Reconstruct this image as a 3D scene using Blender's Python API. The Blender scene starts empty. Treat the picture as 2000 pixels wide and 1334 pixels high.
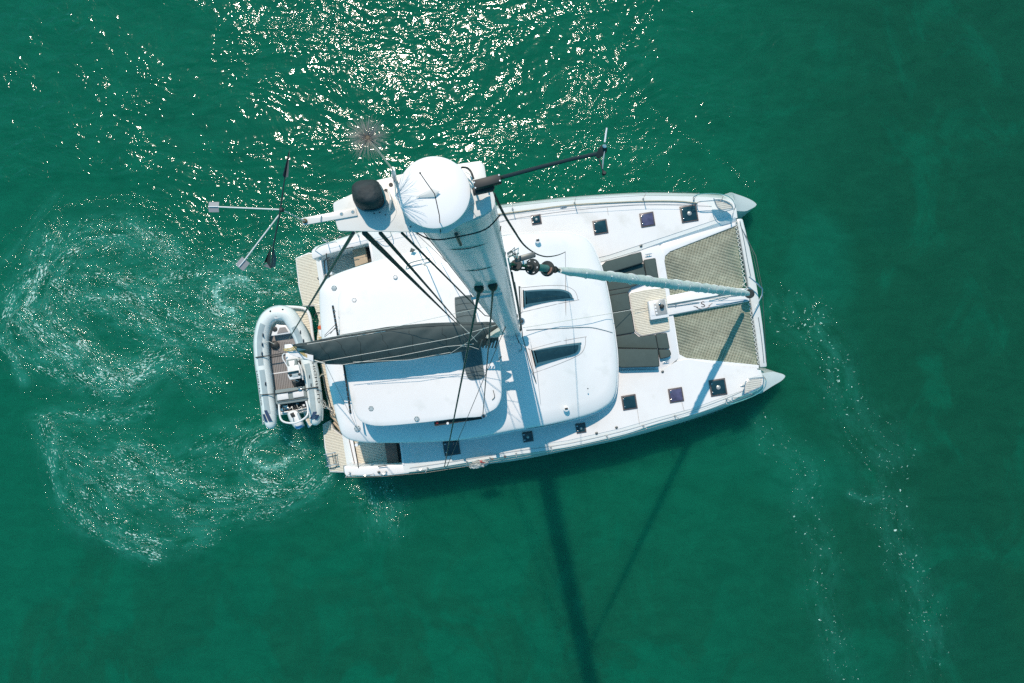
import bpy, bmesh, math, random
import numpy as np
from mathutils import Vector, noise as mnoise

# ------------------------------------------------------------------ camera, light, exposure
sc = bpy.context.scene
CAM_Z, FOC, NAD = 23.4, 1333.0, 33.0        # drone height (m), focal length in photo pixels, pixels from centre to nadir
TILT = math.atan(NAD / FOC)
cam = bpy.data.cameras.new('camera'); cam.lens = 24.0; cam.sensor_width = 36.0
cam.clip_start = 0.05; cam.clip_end = 5000
camo = bpy.data.objects.new('camera', cam); sc.collection.objects.link(camo)
camo.location = (0, 0, CAM_Z); camo.rotation_euler = (TILT, 0, 0)
sc.camera = camo

SUN_DIR = Vector((-0.245, 0.97, 0)).normalized() * 0.65 + Vector((0, 0, 1)); SUN_DIR.normalize()
ELEV = math.asin(SUN_DIR.z)
AZ = math.atan2(SUN_DIR.x, SUN_DIR.y)
world = bpy.data.worlds.new('World'); sc.world = world; world.use_nodes = True
wt = world.node_tree; wt.nodes.clear()
sky = wt.nodes.new('ShaderNodeTexSky'); sky.sky_type = 'NISHITA'; sky.sun_disc = False
sky.sun_elevation = ELEV; sky.sun_rotation = AZ; sky.ozone_density = 3.0; sky.air_density = 1.0; sky.dust_density = 0.4
tint = wt.nodes.new('ShaderNodeMix'); tint.data_type = 'RGBA'; tint.blend_type = 'MULTIPLY'
tint.inputs[0].default_value = 1.0; tint.inputs[7].default_value = (0.40, 1.12, 1.06, 1)
bg = wt.nodes.new('ShaderNodeBackground'); bg.inputs[1].default_value = 0.135
wo = wt.nodes.new('ShaderNodeOutputWorld')
wt.links.new(sky.outputs[0], tint.inputs[6]); wt.links.new(tint.outputs[2], bg.inputs[0]); wt.links.new(bg.outputs[0], wo.inputs[0])
sl = bpy.data.lights.new('sun', 'SUN'); sl.energy = 3.6; sl.angle = math.radians(0.5); sl.color = (1.0, 0.83, 0.70)
so = bpy.data.objects.new('sun', sl); sc.collection.objects.link(so)
so.rotation_euler = SUN_DIR.to_track_quat('Z', 'Y').to_euler(); so.location = (0, 0, 60)
sc.view_settings.view_transform = 'Standard'; sc.view_settings.look = 'None'
sc.view_settings.exposure = 0.05; sc.view_settings.gamma = 1.0; sc.view_settings.use_curve_mapping = False
sc.cycles.max_bounces = 6; sc.cycles.diffuse_bounces = 2; sc.cycles.glossy_bounces = 3
sc.cycles.sample_clamp_indirect = 2.0; sc.cycles.use_denoising = False; sc.cycles.caustics_reflective = False; sc.cycles.caustics_refractive = False; sc.cycles.blur_glossy = 1.0; sc.cycles.use_adaptive_sampling = False

# ------------------------------------------------------------------ placing helpers
CT, ST = math.cos(TILT), math.sin(TILT)
def P(px, py, z):
    """where the sight line of photo pixel (px, py) meets the level z"""
    x, y = (px - 1000.0) / FOC, -(py - 667.0) / FOC
    d = Vector((x, y * CT + ST, y * ST - CT))
    t = (z - CAM_Z) / d.z
    return Vector((d.x * t, d.y * t, z))
def PL(pts, z=None):
    return [P(p[0], p[1], p[2] if len(p) > 2 else z) for p in pts]
_b0, _b1 = P(1479, 398, .5), P(1535, 734, .5)
_t = (_b0 - _b1).normalized()
PORT = Vector((_t.x, _t.y, 0)); FWD = Vector((_t.y, -_t.x, 0))       # boat axes in the world
W0 = P(1000, 649, 3.0)                                               # foot of the mast on the centreline
def boat(p):
    d = Vector((p.x - W0.x, p.y - W0.y, 0)); return d.dot(FWD), d.dot(PORT)
def unboat(s, t, z):
    return Vector((W0.x, W0.y, 0)) + FWD * s + PORT * t + Vector((0, 0, z))
def mirror(p):
    s, t = boat(p); return unboat(s, -t, p.z)
def smooth(pts, n=6, closed=True):
    """Catmull-Rom through the points"""
    out, m = [], len(pts)
    rng = range(m) if closed else range(m - 1)
    g = (lambda i: pts[i % m]) if closed else (lambda i: pts[max(0, min(m - 1, i))])
    for i in rng:
        p0, p1, p2, p3 = g(i - 1), g(i), g(i + 1), g(i + 2)
        for k in range(n):
            t = k / n
            out.append(tuple(0.5 * ((2 * b) + (c - a) * t + (2 * a - 5 * b + 4 * c - d) * t * t + (-a + 3 * b - 3 * c + d) * t ** 3)
                             for a, b, c, d in zip(p0, p1, p2, p3)))
    if not closed: out.append(tuple(pts[-1]))
    return out
def rounded(pts, r=3.0, n=4):
    out, m = [], len(pts)
    for i in range(m):
        a, b, c = Vector(pts[i - 1][:2]), Vector(pts[i][:2]), Vector(pts[(i + 1) % m][:2])
        u, v = a - b, c - b
        rr = min(r, u.length * .45, v.length * .45)
        p, q = b + u.normalized() * rr, b + v.normalized() * rr
        for k in range(n + 1):
            t = k / n
            w = p * (1 - t) ** 2 + b * 2 * t * (1 - t) + q * t * t
            out.append((w.x, w.y))
    return out

WORLDLOC = {}
def wloc(o): return WORLDLOC[o.name] if o is not None else Vector((0, 0, 0))
def thing(name, label, cat, loc, group=None):
    o = bpy.data.objects.new(name, None); sc.collection.objects.link(o); o.location = loc
    o.empty_display_size = .3
    o['label'] = label; o['category'] = cat
    if group: o['group'] = group
    WORLDLOC[o.name] = Vector(loc); return o
def tag(o, label, cat, group=None):
    o['label'] = label; o['category'] = cat
    if group: o['group'] = group
    return o

class B:
    """collects shapes, then links them as one mesh object"""
    def __init__(s): s.v, s.f = [], []
    def add(s, vs, fs):
        k = len(s.v); s.v += [Vector(p) for p in vs]; s.f += [[i + k for i in f] for f in fs]; return s
    def box(s, c, du, dv, dz, u=None, v=None):
        u = FWD if u is None else u; v = PORT if v is None else v
        w = Vector((0, 0, 1)) if abs(u.z) < 1e-6 and abs(v.z) < 1e-6 else u.cross(v).normalized()
        vs = [c + u * (a * du / 2) + v * (b * dv / 2) + w * (e * dz / 2) for e in (-1, 1) for b in (-1, 1) for a in (-1, 1)]
        return s.add(vs, [(0, 2, 3, 1), (4, 5, 7, 6), (0, 1, 5, 4), (2, 6, 7, 3), (0, 4, 6, 2), (1, 3, 7, 5)])
    def prism(s, top, thick, drop=None):
        """polygon of world points (any heights) pulled down by thick"""
        n = len(top); bot = [Vector((p.x, p.y, (p.z - thick) if drop is None else drop)) for p in top]
        a = sum((top[i].x * top[(i + 1) % n].y - top[(i + 1) % n].x * top[i].y) for i in range(n))
        idx = list(range(n)) if a > 0 else list(range(n))[::-1]
        fs = [idx, [i + n for i in idx[::-1]]]
        for k in range(n):
            i, j = idx[k], idx[(k + 1) % n]; fs.append((i, i + n, j + n, j))
        return s.add(list(top) + bot, fs)
    def pp(s, poly, z, thick): return s.prism(PL(poly, z), thick)
    def tube(s, pts, r, n=8, closed=False, flat=1.0, cap=True):
        pts = [Vector(p) for p in pts]; m = len(pts)
        rs = r if isinstance(r, (list, tuple)) else [r] * m
        vs, fs, up = [], [], None
        for i, p in enumerate(pts):
            a = pts[i - 1] if (i > 0 or closed) else p
            b = pts[(i + 1) % m] if (i < m - 1 or closed) else p
            t = (b - a).normalized() if (b - a).length > 1e-9 else Vector((0, 0, 1))
            if up is None: up = Vector((0, 0, 1)) if abs(t.z) < .9 else Vector((1, 0, 0))
            x = t.cross(up).normalized(); up = x.cross(t).normalized()
            for k in range(n):
                q = 2 * math.pi * k / n
                vs.append(p + x * (math.cos(q) * rs[i]) + up * (math.sin(q) * rs[i] * flat))
        for i in range(m if closed else m - 1):
            for k in range(n):
                a, b = i * n + k, i * n + (k + 1) % n
                c, d = ((i + 1) % m) * n + (k + 1) % n, ((i + 1) % m) * n + k
                fs.append((a, b, c, d))
        if not closed and cap: fs += [list(range(n))[::-1], [(m - 1) * n + k for k in range(n)]]
        return s.add(vs, fs)
    def lathe(s, c, prof, n=24, axis=None, closed_top=True):
        """profile of (radius, height) from bottom to top about axis"""
        w = Vector((0, 0, 1)) if axis is None else axis.normalized()
        x = w.cross(Vector((0, 1, 0)) if abs(w.y) < .9 else Vector((1, 0, 0))).normalized(); y = w.cross(x)
        vs, fs = [], []
        for r, h in prof:
            for k in range(n):
                q = 2 * math.pi * k / n
                vs.append(c + w * h + x * (math.cos(q) * r) + y * (math.sin(q) * r))
        for i in range(len(prof) - 1):
            for k in range(n):
                a, b = i * n + k, i * n + (k + 1) % n
                fs.append((a, b, b + n, a + n))
        fs += [list(range(n))[::-1], [(len(prof) - 1) * n + k for k in range(n)]]
        return s.add(vs, fs)
    def loft(s, secs, caps=True, closed=True):
        n = len(secs[0]); vs = [p for q in secs for p in q]; fs = []
        for i in range(len(secs) - 1):
            for k in range(n if closed else n - 1):
                a, b = i * n + k, i * n + (k + 1) % n
                fs.append((a, b, b + n, a + n))
        if caps: fs += [list(range(n))[::-1], [(len(secs) - 1) * n + k for k in range(n)]]
        return s.add(vs, fs)
    def obj(s, name, m, parent=None, sharp=35, bevel=0.0, seg=2, label=None, kind=None, fixn=True, smooth_=True):
        L = wloc(parent)
        me = bpy.data.meshes.new(name)
        me.from_pydata([(p - L)[:] for p in s.v], [], s.f); me.validate()
        if bevel > 0 or fixn:
            bm = bmesh.new(); bm.from_mesh(me)
            bmesh.ops.remove_doubles(bm, verts=bm.verts, dist=1e-5)
            if fixn: bmesh.ops.recalc_face_normals(bm, faces=bm.faces)
            if bevel > 0:
                ed = [e for e in bm.edges if len(e.link_faces) == 2 and e.calc_face_angle(0) > math.radians(40)]
                bmesh.ops.bevel(bm, geom=ed, offset=bevel, segments=seg, affect='EDGES', profile=.5, clamp_overlap=True)
            bm.to_mesh(me); bm.free()
        if smooth_:
            me.shade_smooth(); me.set_sharp_from_angle(angle=math.radians(sharp))
        me.materials.append(m)
        o = bpy.data.objects.new(name, me); sc.collection.objects.link(o)
        if parent is not None: o.parent = parent; WORLDLOC[o.name] = L
        else: WORLDLOC[o.name] = Vector((0, 0, 0))
        if label: o['label'] = label
        if kind: o['kind'] = kind
        return o

# ------------------------------------------------------------------ materials
MAT = {}
def mat(name, col, rough=.5, metal=0.0, spec=.5, bump=0.0, bscale=40.0, vary=0.0, vscale=3.0, coat=0.0, detail=3.0, stain=None):
    m = bpy.data.materials.new(name); m.use_nodes = True
    nt = m.node_tree; b = nt.nodes['Principled BSDF']
    b.inputs['Base Color'].default_value = (*col, 1); b.inputs['Roughness'].default_value = rough
    b.inputs['Metallic'].default_value = metal; b.inputs['Specular IOR Level'].default_value = spec
    b.inputs['Coat Weight'].default_value = coat; b.inputs['Coat Roughness'].default_value = .08
    tc = nt.nodes.new('ShaderNodeTexCoord')
    if vary > 0:
        n = nt.nodes.new('ShaderNodeTexNoise'); n.inputs['Scale'].default_value = vscale; n.inputs['Detail'].default_value = 5
        n.inputs['Roughness'].default_value = .6
        nt.links.new(tc.outputs['Object'], n.inputs['Vector'])
        mp = nt.nodes.new('ShaderNodeMapRange'); mp.inputs['From Min'].default_value = .3; mp.inputs['From Max'].default_value = .7
        mp.inputs['To Min'].default_value = 1 - vary; mp.inputs['To Max'].default_value = 1 + vary
        nt.links.new(n.outputs[0], mp.inputs[0])
        mx = nt.nodes.new('ShaderNodeMix'); mx.data_type = 'RGBA'; mx.blend_type = 'MULTIPLY'; mx.inputs[0].default_value = 1
        mx.inputs[6].default_value = (*col, 1); nt.links.new(mp.outputs[0], mx.inputs[7])
        last = mx.outputs[2]
        if stain:
            n2 = nt.nodes.new('ShaderNodeTexNoise'); n2.inputs['Scale'].default_value = stain[1]; n2.inputs['Detail'].default_value = 4
            nt.links.new(tc.outputs['Object'], n2.inputs['Vector'])
            r2 = nt.nodes.new('ShaderNodeMapRange'); r2.inputs['From Min'].default_value = stain[2]; r2.inputs['From Max'].default_value = stain[2] + .12
            nt.links.new(n2.outputs[0], r2.inputs[0])
            mx2 = nt.nodes.new('ShaderNodeMix'); mx2.data_type = 'RGBA'; mx2.inputs[7].default_value = (*stain[0], 1)
            ml = nt.nodes.new('ShaderNodeMath'); ml.operation = 'MULTIPLY'; ml.inputs[1].default_value = stain[3]
            nt.links.new(r2.outputs[0], ml.inputs[0]); nt.links.new(ml.outputs[0], mx2.inputs[0])
            nt.links.new(last, mx2.inputs[6]); last = mx2.outputs[2]
        nt.links.new(last, b.inputs['Base Color'])
    if bump > 0:
        n = nt.nodes.new('ShaderNodeTexNoise'); n.inputs['Scale'].default_value = bscale; n.inputs['Detail'].default_value = detail
        nt.links.new(tc.outputs['Object'], n.inputs['Vector'])
        bp = nt.nodes.new('ShaderNodeBump'); bp.inputs['Strength'].default_value = 1; bp.inputs['Distance'].default_value = bump
        nt.links.new(n.outputs[0], bp.inputs['Height']); nt.links.new(bp.outputs[0], b.inputs['Normal'])
    MAT[name] = m; return m

gel = mat('white_gelcoat', (.83, .83, .83), .28, vary=.025, vscale=1.2, stain=((.62, .64, .60), 2.3, .60, .35))
nons = mat('nonslip_deck', (.79, .79, .785), .7, vary=.03, vscale=1.6, stain=((.60, .60, .56), 1.4, .58, .4))
roofm = mat('roof_gelcoat', (.83, .83, .83), .4, vary=.03, vscale=.9, stain=((.64, .66, .64), 1.9, .58, .35))
hullm = mat('hull_topside', (.74, .78, .77), .22, vary=.03, vscale=2)
mastm = mat('mast_paint', (.66, .71, .71), .28, vary=.05, vscale=2.5, coat=.25, stain=((.50, .55, .56), 3.0, .58, .5))
platem = mat('masthead_plate', (.74, .74, .71), .35, vary=.03, vscale=9, stain=((.55, .52, .45), 14, .62, .35))
domem = mat('dome_plastic', (.85, .85, .85), .3)
teak = mat('synthetic_teak', (.74, .70, .58), .75, vary=.10, vscale=14, stain=((.55, .40, .24), 2.2, .62, .35))
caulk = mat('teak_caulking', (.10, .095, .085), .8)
teaks = mat('smooth_teak_step', (.50, .40, .28), .6, vary=.06, vscale=8)
greycush = mat('grey_cushion', (.060, .090, .085), .85, bump=.004, bscale=9, vary=.06, vscale=6)
bagm = mat('sail_bag_canvas', (.055, .078, .078), .8, bump=.006, bscale=7, vary=.10, vscale=4)
quilt = mat('hatch_cover_canvas', (.10, .135, .14), .8, bump=.006, bscale=24, vary=.12, vscale=9)
sailw = mat('sailcloth', (.62, .60, .52), .6, vary=.06, vscale=7)
genoam = mat('genoa_uv_cover', (.66, .72, .68), .7, bump=.012, bscale=9, vary=.10, vscale=7)
black = mat('black_plastic', (.018, .025, .026), .55)
carbon = mat('carbon_tube', (.02, .028, .03), .25, spec=.6)
coverm = mat('black_cover_fabric', (.030, .040, .043), .75, bump=.006, bscale=38, vary=.3, vscale=16)
steel = mat('stainless_steel', (.62, .63, .62), .18, metal=1.0)
wire = mat('rigging_wire', (.10, .12, .12), .4, metal=.4)
rope_d = mat('dark_green_rope', (.03, .05, .045), .8, vary=.4, vscale=30)
rope_w = mat('white_rope', (.66, .66, .60), .8, vary=.2, vscale=40)
rope_y = mat('yellow_rope', (.55, .44, .20), .8, vary=.3, vscale=40)
jackl = mat('beige_webbing', (.42, .38, .28), .8, vary=.15, vscale=20)
glassd = mat('tinted_glass', (.012, .040, .052), .06, spec=.8, vary=.3, vscale=5)
glassp = mat('violet_glass', (.085, .08, .15), .08, spec=.8, vary=.35, vscale=6)
framed = mat('hatch_frame', (.10, .085, .085), .45, vary=.3, vscale=20)
wframe = mat('window_seal', (.055, .15, .19), .5)
netm = mat('trampoline_cord', (.45, .46, .35), .85, vary=.18, vscale=4)
seam = mat('panel_groove', (.30, .30, .30), .8)
anod = mat('crossbeam_paint', (.66, .70, .69), .3, vary=.04, vscale=3)
tubem = mat('hypalon_tube', (.76, .82, .80), .5, bump=.002, bscale=8, vary=.04, vscale=4)
tubep = mat('tube_wear_patch', (.34, .43, .45), .7, vary=.06, vscale=10)
navy = mat('navy_stripe', (.015, .045, .11), .5)
tdeck = mat('tender_foam_deck', (.27, .255, .245), .85, vary=.06, vscale=10)
tline = mat('tender_deck_groove', (.08, .08, .08), .9)
tgrey = mat('tender_upholstery', (.22, .27, .27), .7, vary=.05, vscale=8)
twhite = mat('tender_white', (.80, .80, .79), .35)
orange = mat('orange_plastic', (.62, .10, .02), .5)
redm = mat('red_rope', (.60, .03, .03), .7)
plasm = mat('crinkled_plastic', (.42, .46, .45), .3, bump=.03, bscale=28, vary=.3, vscale=24)
brass = mat('brass_rod', (.60, .54, .36), .35)
bristm = mat('grey_bristle', (.34, .32, .29), .5)
bristb = mat('pale_bristle', (.42, .58, .66), .5)
seatk = mat('weathered_seat_slats', (.60, .60, .54), .8, vary=.08, vscale=12)
wood = mat('brown_pad', (.16, .12, .10), .6, vary=.1, vscale=10)
dial = mat('brown_ring', (.30, .17, .13), .5)
chrom = mat('windlass_panel', (.42, .43, .42), .35, metal=.3, vary=.15, vscale=25)

# ------------------------------------------------------------------ the sea
def seg_field(X, Y, poly, width):
    """gaussian band along a polyline, plus along / across coordinates of the nearest segment"""
    best = np.full(X.shape, 1e9); S = np.zeros_like(X); D = np.zeros_like(X); acc = 0.0
    for k_, ((x0, y0), (x1, y1)) in enumerate(zip(poly[:-1], poly[1:])):
        dx, dy = x1 - x0, y1 - y0; L = math.hypot(dx, dy)
        t = np.clip(((X - x0) * dx + (Y - y0) * dy) / (L * L), 0, 1)
        tu = ((X - x0) * dx + (Y - y0) * dy) / (L * L)
        tu = np.clip(tu, -1e9 if k_ == 0 else 0, 1e9 if k_ == len(poly) - 2 else 1); de = np.hypot(X - x0 - tu * dx, Y - y0 - tu * dy)
        d = np.hypot(X - x0 - t * dx, Y - y0 - t * dy)
        sg = np.sign((X - x0) * dy - (Y - y0) * dx)
        m = d < best
        best = np.where(m, d, best); S = np.where(m, acc + tu * L, S); D = np.where(m, de * sg, D); acc += L
    return np.exp(-(best / width) ** 2), S, D
def pw(pts, n=5):
    q = smooth(pts, n, False); r = PL(q, 0); return [(p.x, p.y) for p in r]
xs = np.concatenate([-(19 + np.geomspace(.3, 900, 30))[::-1], np.linspace(-19, 19, 520), 19 + np.geomspace(.3, 900, 30)])
ys = np.concatenate([-(13 + np.geomspace(.3, 900, 30))[::-1], np.linspace(-13, 13, 356), 13 + np.geomspace(.3, 900, 30)])
X, Y = np.meshgrid(xs, ys); nx, ny = len(xs), len(ys)
BANDS = [  # photo polyline, width (m), foam, roughness
    ([(600, 520), (540, 508), (480, 505), (400, 520), (320, 545), (240, 570), (150, 590)], .45, .30, .8),
    ([(585, 560), (520, 560), (470, 545), (430, 550), (412, 575), (425, 605), (460, 612)], .30, .62, .9),
    ([(480, 548), (445, 545), (428, 562), (432, 590), (452, 604)], .13, 1.1, .9),
    ([(590, 610), (540, 640), (470, 652), (400, 640), (330, 610), (270, 575), (200, 560)], .55, .42, .9),
    ([(620, 655), (540, 665), (460, 668), (380, 660), (300, 640), (230, 600)], .40, .40, .9),
    ([(340, 510), (290, 470), (220, 455), (150, 470), (100, 505), (60, 550), (30, 600)], .50, .42, .9),
    ([(250, 440), (290, 470), (330, 495)], .28, .5, .8),
    ([(100, 470), (80, 530), (60, 590), (40, 640), (70, 690), (120, 720)], .45, .45, .9),
    ([(50, 620), (90, 655), (140, 690), (180, 725), (230, 745)], .50, .62, 1.0),
    ([(110, 640), (160, 680), (190, 720), (260, 730), (330, 700)], .40, .50, 1.0),
    ([(180, 760), (240, 730), (300, 710), (360, 720), (420, 760)], .45, .28, .7),
    ([(80, 815), (150, 810), (220, 815), (290, 800)], .25, .42, .6),
    ([(85, 820), (100, 870), (115, 930), (130, 975), (160, 1020), (210, 1050), (300, 1085)], .28, .50, .7),
    ([(590, 870), (555, 850), (510, 850), (480, 880), (490, 920), (540, 935)], .38, .45, .9),
    ([(505, 905), (525, 913), (550, 908)], .12, 1.0, .9),
    ([(635, 915), (600, 950), (540, 965), (460, 975), (380, 960), (300, 930), (240, 890)], .42, .45, .9),
    ([(600, 960), (540, 990), (470, 1000), (400, 1010), (330, 990), (260, 960), (190, 930), (150, 900)], .42, .35, .8),
    ([(500, 830), (440, 850), (380, 880), (330, 900), (260, 880), (180, 870), (110, 860)], .5, .26, .7),
    ([(180, 960), (210, 1000), (250, 1040), (320, 1060), (400, 1050)], .40, .42, .8),
    ([(700, 965), (770, 970), (765, 1020)], .35, .25, .8),  # rippled quarter patch, here and next: reflected light put in as foam colour
    ([(735, 965), (745, 1015)], .5, .30, .8),
    ([(1380, 395), (1250, 300), (1180, 240), (1140, 210)], .5, .06, .5),
    ([(1500, 590), (1530, 630), (1560, 640), (1600, 620)], .35, .34, .4),
    ([(1560, 590), (1590, 640), (1635, 690), (1635, 720), (1650, 760), (1660, 800), (1690, 860), (1740, 905), (1745, 980), (1750, 1050), (1790, 1140), (1810, 1200), (1830, 1260)], .40, .30, .3),
    ([(1475, 820), (1500, 860), (1550, 890), (1580, 930), (1570, 980), (1590, 1040), (1620, 1090), (1600, 1160), (1625, 1240), (1650, 1330)], .34, .28, .3),
    ([(1620, 660), (1650, 740), (1630, 760)], .3, .22, .3),
    ([(1660, 965), (1690, 978), (1715, 972)], .10, .6, .3),
    ([(1720, 800), (1760, 850), (1785, 885)], .3, .12, .2),
    ([(0, 660), (25, 700), (48, 745)], .16, .7, .5),
    ([(0, 520), (40, 470), (110, 380)], .10, .22, .3),
]
BANDS = [(p, w * (1.2 if p[0][0] < 660 and p[-1][0] < 660 else 1.5), f * ((1.3 if w > .2 else 1.1) if p[0][0] < 1000 else .60), r) for p, w, f, r in BANDS]
BANDS += [([(600, 560), (520, 580), (430, 600), (300, 615), (170, 590), (110, 560)], 1.25, .32, .75),
    ([(620, 890), (520, 915), (420, 930), (300, 945), (190, 930)], 1.15, .32, .7), ([(240, 480), (150, 500), (90, 560), (80, 640), (130, 700)], .9, .30, .8),
    ([(330, 700), (300, 760), (220, 800)], .9, .16, .5), ([(560, 500), (600, 470), (660, 440)], .8, .16, .7),
    ([(1580, 700), (1640, 780), (1690, 900), (1740, 1050), (1790, 1200), (1800, 1330)], 1.0, .07, .2), ([(1500, 850), (1570, 950), (1590, 1100), (1640, 1330)], .8, .07, .2)]
foam = np.zeros_like(X); ruf = np.zeros_like(X); U = X.copy(); V = Y.copy(); bestw = np.zeros_like(X)
inner = (np.abs(X) < 20) & (np.abs(Y) < 14)
for i, (pl, wd, fo, ro) in enumerate(BANDS):
    g, S, D = seg_field(X, Y, pw(pl), wd)
    foam = 1 - (1 - foam) * (1 - np.clip(g * fo, 0, 1)); ruf = np.maximum(ruf, np.exp(-(np.sqrt(-np.log(np.maximum(g, 1e-30))) * wd / (wd * 1.7)) ** 2) * ro)
    m = g * (fo + .1) > bestw
    U = np.where(m & (g > .02), S + 17.3 * i, U); V = np.where(m & (g > .02), D + 9.1 * i, V); bestw = np.maximum(bestw, g * (fo + .1))
foam = np.where(foam > .5, .5 + (foam - .5) * .45, foam) * inner
milk = np.zeros_like(X)
for pl_, w_, a_ in (([(482, 546), (448, 543), (428, 556), (424, 580), (436, 600), (458, 608)], .16, 1.0), ([(470, 545), (420, 570), (450, 612)], .55, .35),
                    ([(500, 900), (520, 914), (548, 908), (562, 896)], .17, .95), ([(505, 880), (530, 915), (590, 890)], .5, .35),
                    ([(200, 720), (240, 740), (300, 735)], .35, .30), ([(80, 655), (130, 690)], .4, .30), ([(380, 440), (330, 500)], .4, .18)):
    g, S, D = seg_field(X, Y, pw(pl_), w_); milk = np.maximum(milk, g * a_)
milk *= inner
# patch edge weight: fades the flow coordinates' own pattern out where no band lies
verts = np.stack([X.ravel(), Y.ravel(), np.zeros(X.size)], 1)
# long low swell and hull-side ripples as real relief
zz = .018 * np.sin(X * 1.1 + .6 * np.sin(Y * .5)) * np.sin(Y * 1.7 + .8 * np.sin(X * .4)) * inner
verts[:, 2] = zz.ravel()
ii = np.arange((ny - 1) * (nx - 1)); r, c = ii // (nx - 1), ii % (nx - 1)
a = r * nx + c; quads = np.stack([a, a + 1, a + nx + 1, a + nx], 1)
loop_ = np.concatenate([np.arange(nx), np.arange(1, ny) * nx + nx - 1, (ny - 1) * nx + np.arange(nx - 2, -1, -1), np.arange(ny - 2, 0, -1) * nx])
nb = len(loop_); base = len(verts); low_ = verts[loop_].copy(); low_[:, 2] = -40.0; verts = np.concatenate([verts, low_])
k_ = np.arange(nb); k2 = (k_ + 1) % nb
quads = np.concatenate([quads, np.stack([loop_[k2], loop_[k_], base + k_, base + k2], 1)])
me = bpy.data.meshes.new('water')
me.vertices.add(len(verts)); me.vertices.foreach_set('co', verts.astype(np.float32).ravel())
me.loops.add(quads.size); me.loops.foreach_set('vertex_index', quads.astype(np.int32).ravel())
me.polygons.add(len(quads)); me.polygons.foreach_set('loop_start', (np.arange(len(quads)) * 4).astype(np.int32))
me.update(calc_edges=True)
bm_ = bmesh.new(); bm_.from_mesh(me); bm_.verts.ensure_lookup_table()
bm_.faces.new([bm_.verts[base + k] for k in range(nb)][::-1]); bm_.to_mesh(me); bm_.free(); me.shade_smooth()
for nm, arr in (('foam', foam), ('chop', ruf), ('milk', milk)):
    at = me.attributes.new(nm, 'FLOAT', 'POINT'); at.data.foreach_set('value', np.concatenate([arr.ravel(), np.zeros(nb)]).astype(np.float32))
at = me.attributes.new('flow', 'FLOAT_VECTOR', 'POINT')
at.data.foreach_set('vector', np.concatenate([np.stack([U.ravel(), V.ravel(), np.zeros(X.size)], 1), np.zeros((nb, 3))]).astype(np.float32).ravel())
water = bpy.data.objects.new('water', me); sc.collection.objects.link(water); water['kind'] = 'structure'

m = bpy.data.materials.new('sea_water'); m.use_nodes = True; nt = m.node_tree; N = nt.nodes; Lk = nt.links.new
b = N['Principled BSDF']
def node(t, **kw):
    n = N.new(t)
    for k, v in kw.items():
        if k in n.inputs.keys() if hasattr(n.inputs, 'keys') else False: n.inputs[k].default_value = v
        else: setattr(n, k, v)
    return n
def mathn(op, a, b_=None, c_=None, clamp=False):
    n = N.new('ShaderNodeMath'); n.operation = op; n.use_clamp = clamp
    for i, v in enumerate((a, b_, c_)):
        if v is None: continue
        if isinstance(v, (int, float)): n.inputs[i].default_value = v
        else: Lk(v, n.inputs[i])
    return n.outputs[0]
def noisen(vec, scale, detail=3, rough=.5, dist=0.0):
    n = N.new('ShaderNodeTexNoise'); n.inputs['Scale'].default_value = scale; n.inputs['Detail'].default_value = detail
    n.inputs['Roughness'].default_value = rough; n.inputs['Distortion'].default_value = dist; Lk(vec, n.inputs['Vector']); return n.outputs[0]
def ramp(v, lo, hi, a=0.0, b_=1.0, smooth_=True):
    n = N.new('ShaderNodeMapRange'); n.interpolation_type = 'SMOOTHSTEP' if smooth_ else 'LINEAR'
    Lk(v, n.inputs['Value'])
    for k, x in (('From Min', lo), ('From Max', hi), ('To Min', a), ('To Max', b_)):
        if isinstance(x, (int, float)): n.inputs[k].default_value = x
        else: Lk(x, n.inputs[k])
    return n.outputs[0]
def mixc(f, a, b_):
    n = N.new('ShaderNodeMix'); n.data_type = 'RGBA'
    if isinstance(f, (int, float)): n.inputs[0].default_value = f
    else: Lk(f, n.inputs[0])
    for i, v in ((6, a), (7, b_)):
        if isinstance(v, tuple): n.inputs[i].default_value = (*v, 1)
        else: Lk(v, n.inputs[i])
    return n.outputs[2]
def mapping(vec, sc_, rot=0.0, loc=(0, 0, 0)):
    n = N.new('ShaderNodeMapping'); n.inputs['Scale'].default_value = sc_; n.inputs['Rotation'].default_value = (0, 0, rot)
    n.inputs['Location'].default_value = loc; Lk(vec, n.inputs['Vector']); return n.outputs[0]
tc = N.new('ShaderNodeTexCoord').outputs['Object']
def attr(nm, out='Fac'):
    n = N.new('ShaderNodeAttribute'); n.attribute_name = nm; return n.outputs[out]
A_milk = attr('milk'); A_foam, A_chop, A_flow = attr('foam'), attr('chop'), attr('flow', 'Vector')
sep = N.new('ShaderNodeSeparateXYZ'); Lk(tc, sep.inputs[0]); SX, SY = sep.outputs[0], sep.outputs[1]
# body colour of the water: broad murky patches, browner to the right and bottom, with an upwelled pale streak
wobble = tc
big = noisen(mapping(tc, (1, .55, 1), .35), .11, 5, .55, 1.2)
mid = noisen(mapping(tc, (1, .75, 1), .6), .38, 6, .62, 1.0)
side = ramp(mathn('ADD', SX, mathn('MULTIPLY', mid, 3.0)), 5.0, 15.5)
tone = ramp(noisen(mapping(wobble, (.7, 1.3, 1), -.2), 1.5, 5, .65, .6), .3, .7, .91, 1.10)
low = ramp(mathn('ADD', SY, mathn('MULTIPLY', big, 6.0)), 1.0, -8.0)
brown = mathn('MAXIMUM', mathn('MULTIPLY', side, .75), mathn('MULTIPLY', low, mathn('MULTIPLY', ramp(mid, .42, .62), .75)), clamp=True)
colr = mixc(brown, (.0028, .102, .056), (.0056, .056, .028))
colr = mixc(ramp(big, .50, .68, 0, .35), colr, (.0032, .073, .042))
colr = mixc(ramp(mid, .50, .66, 0, .45), colr, (.0030, .116, .064))
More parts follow.
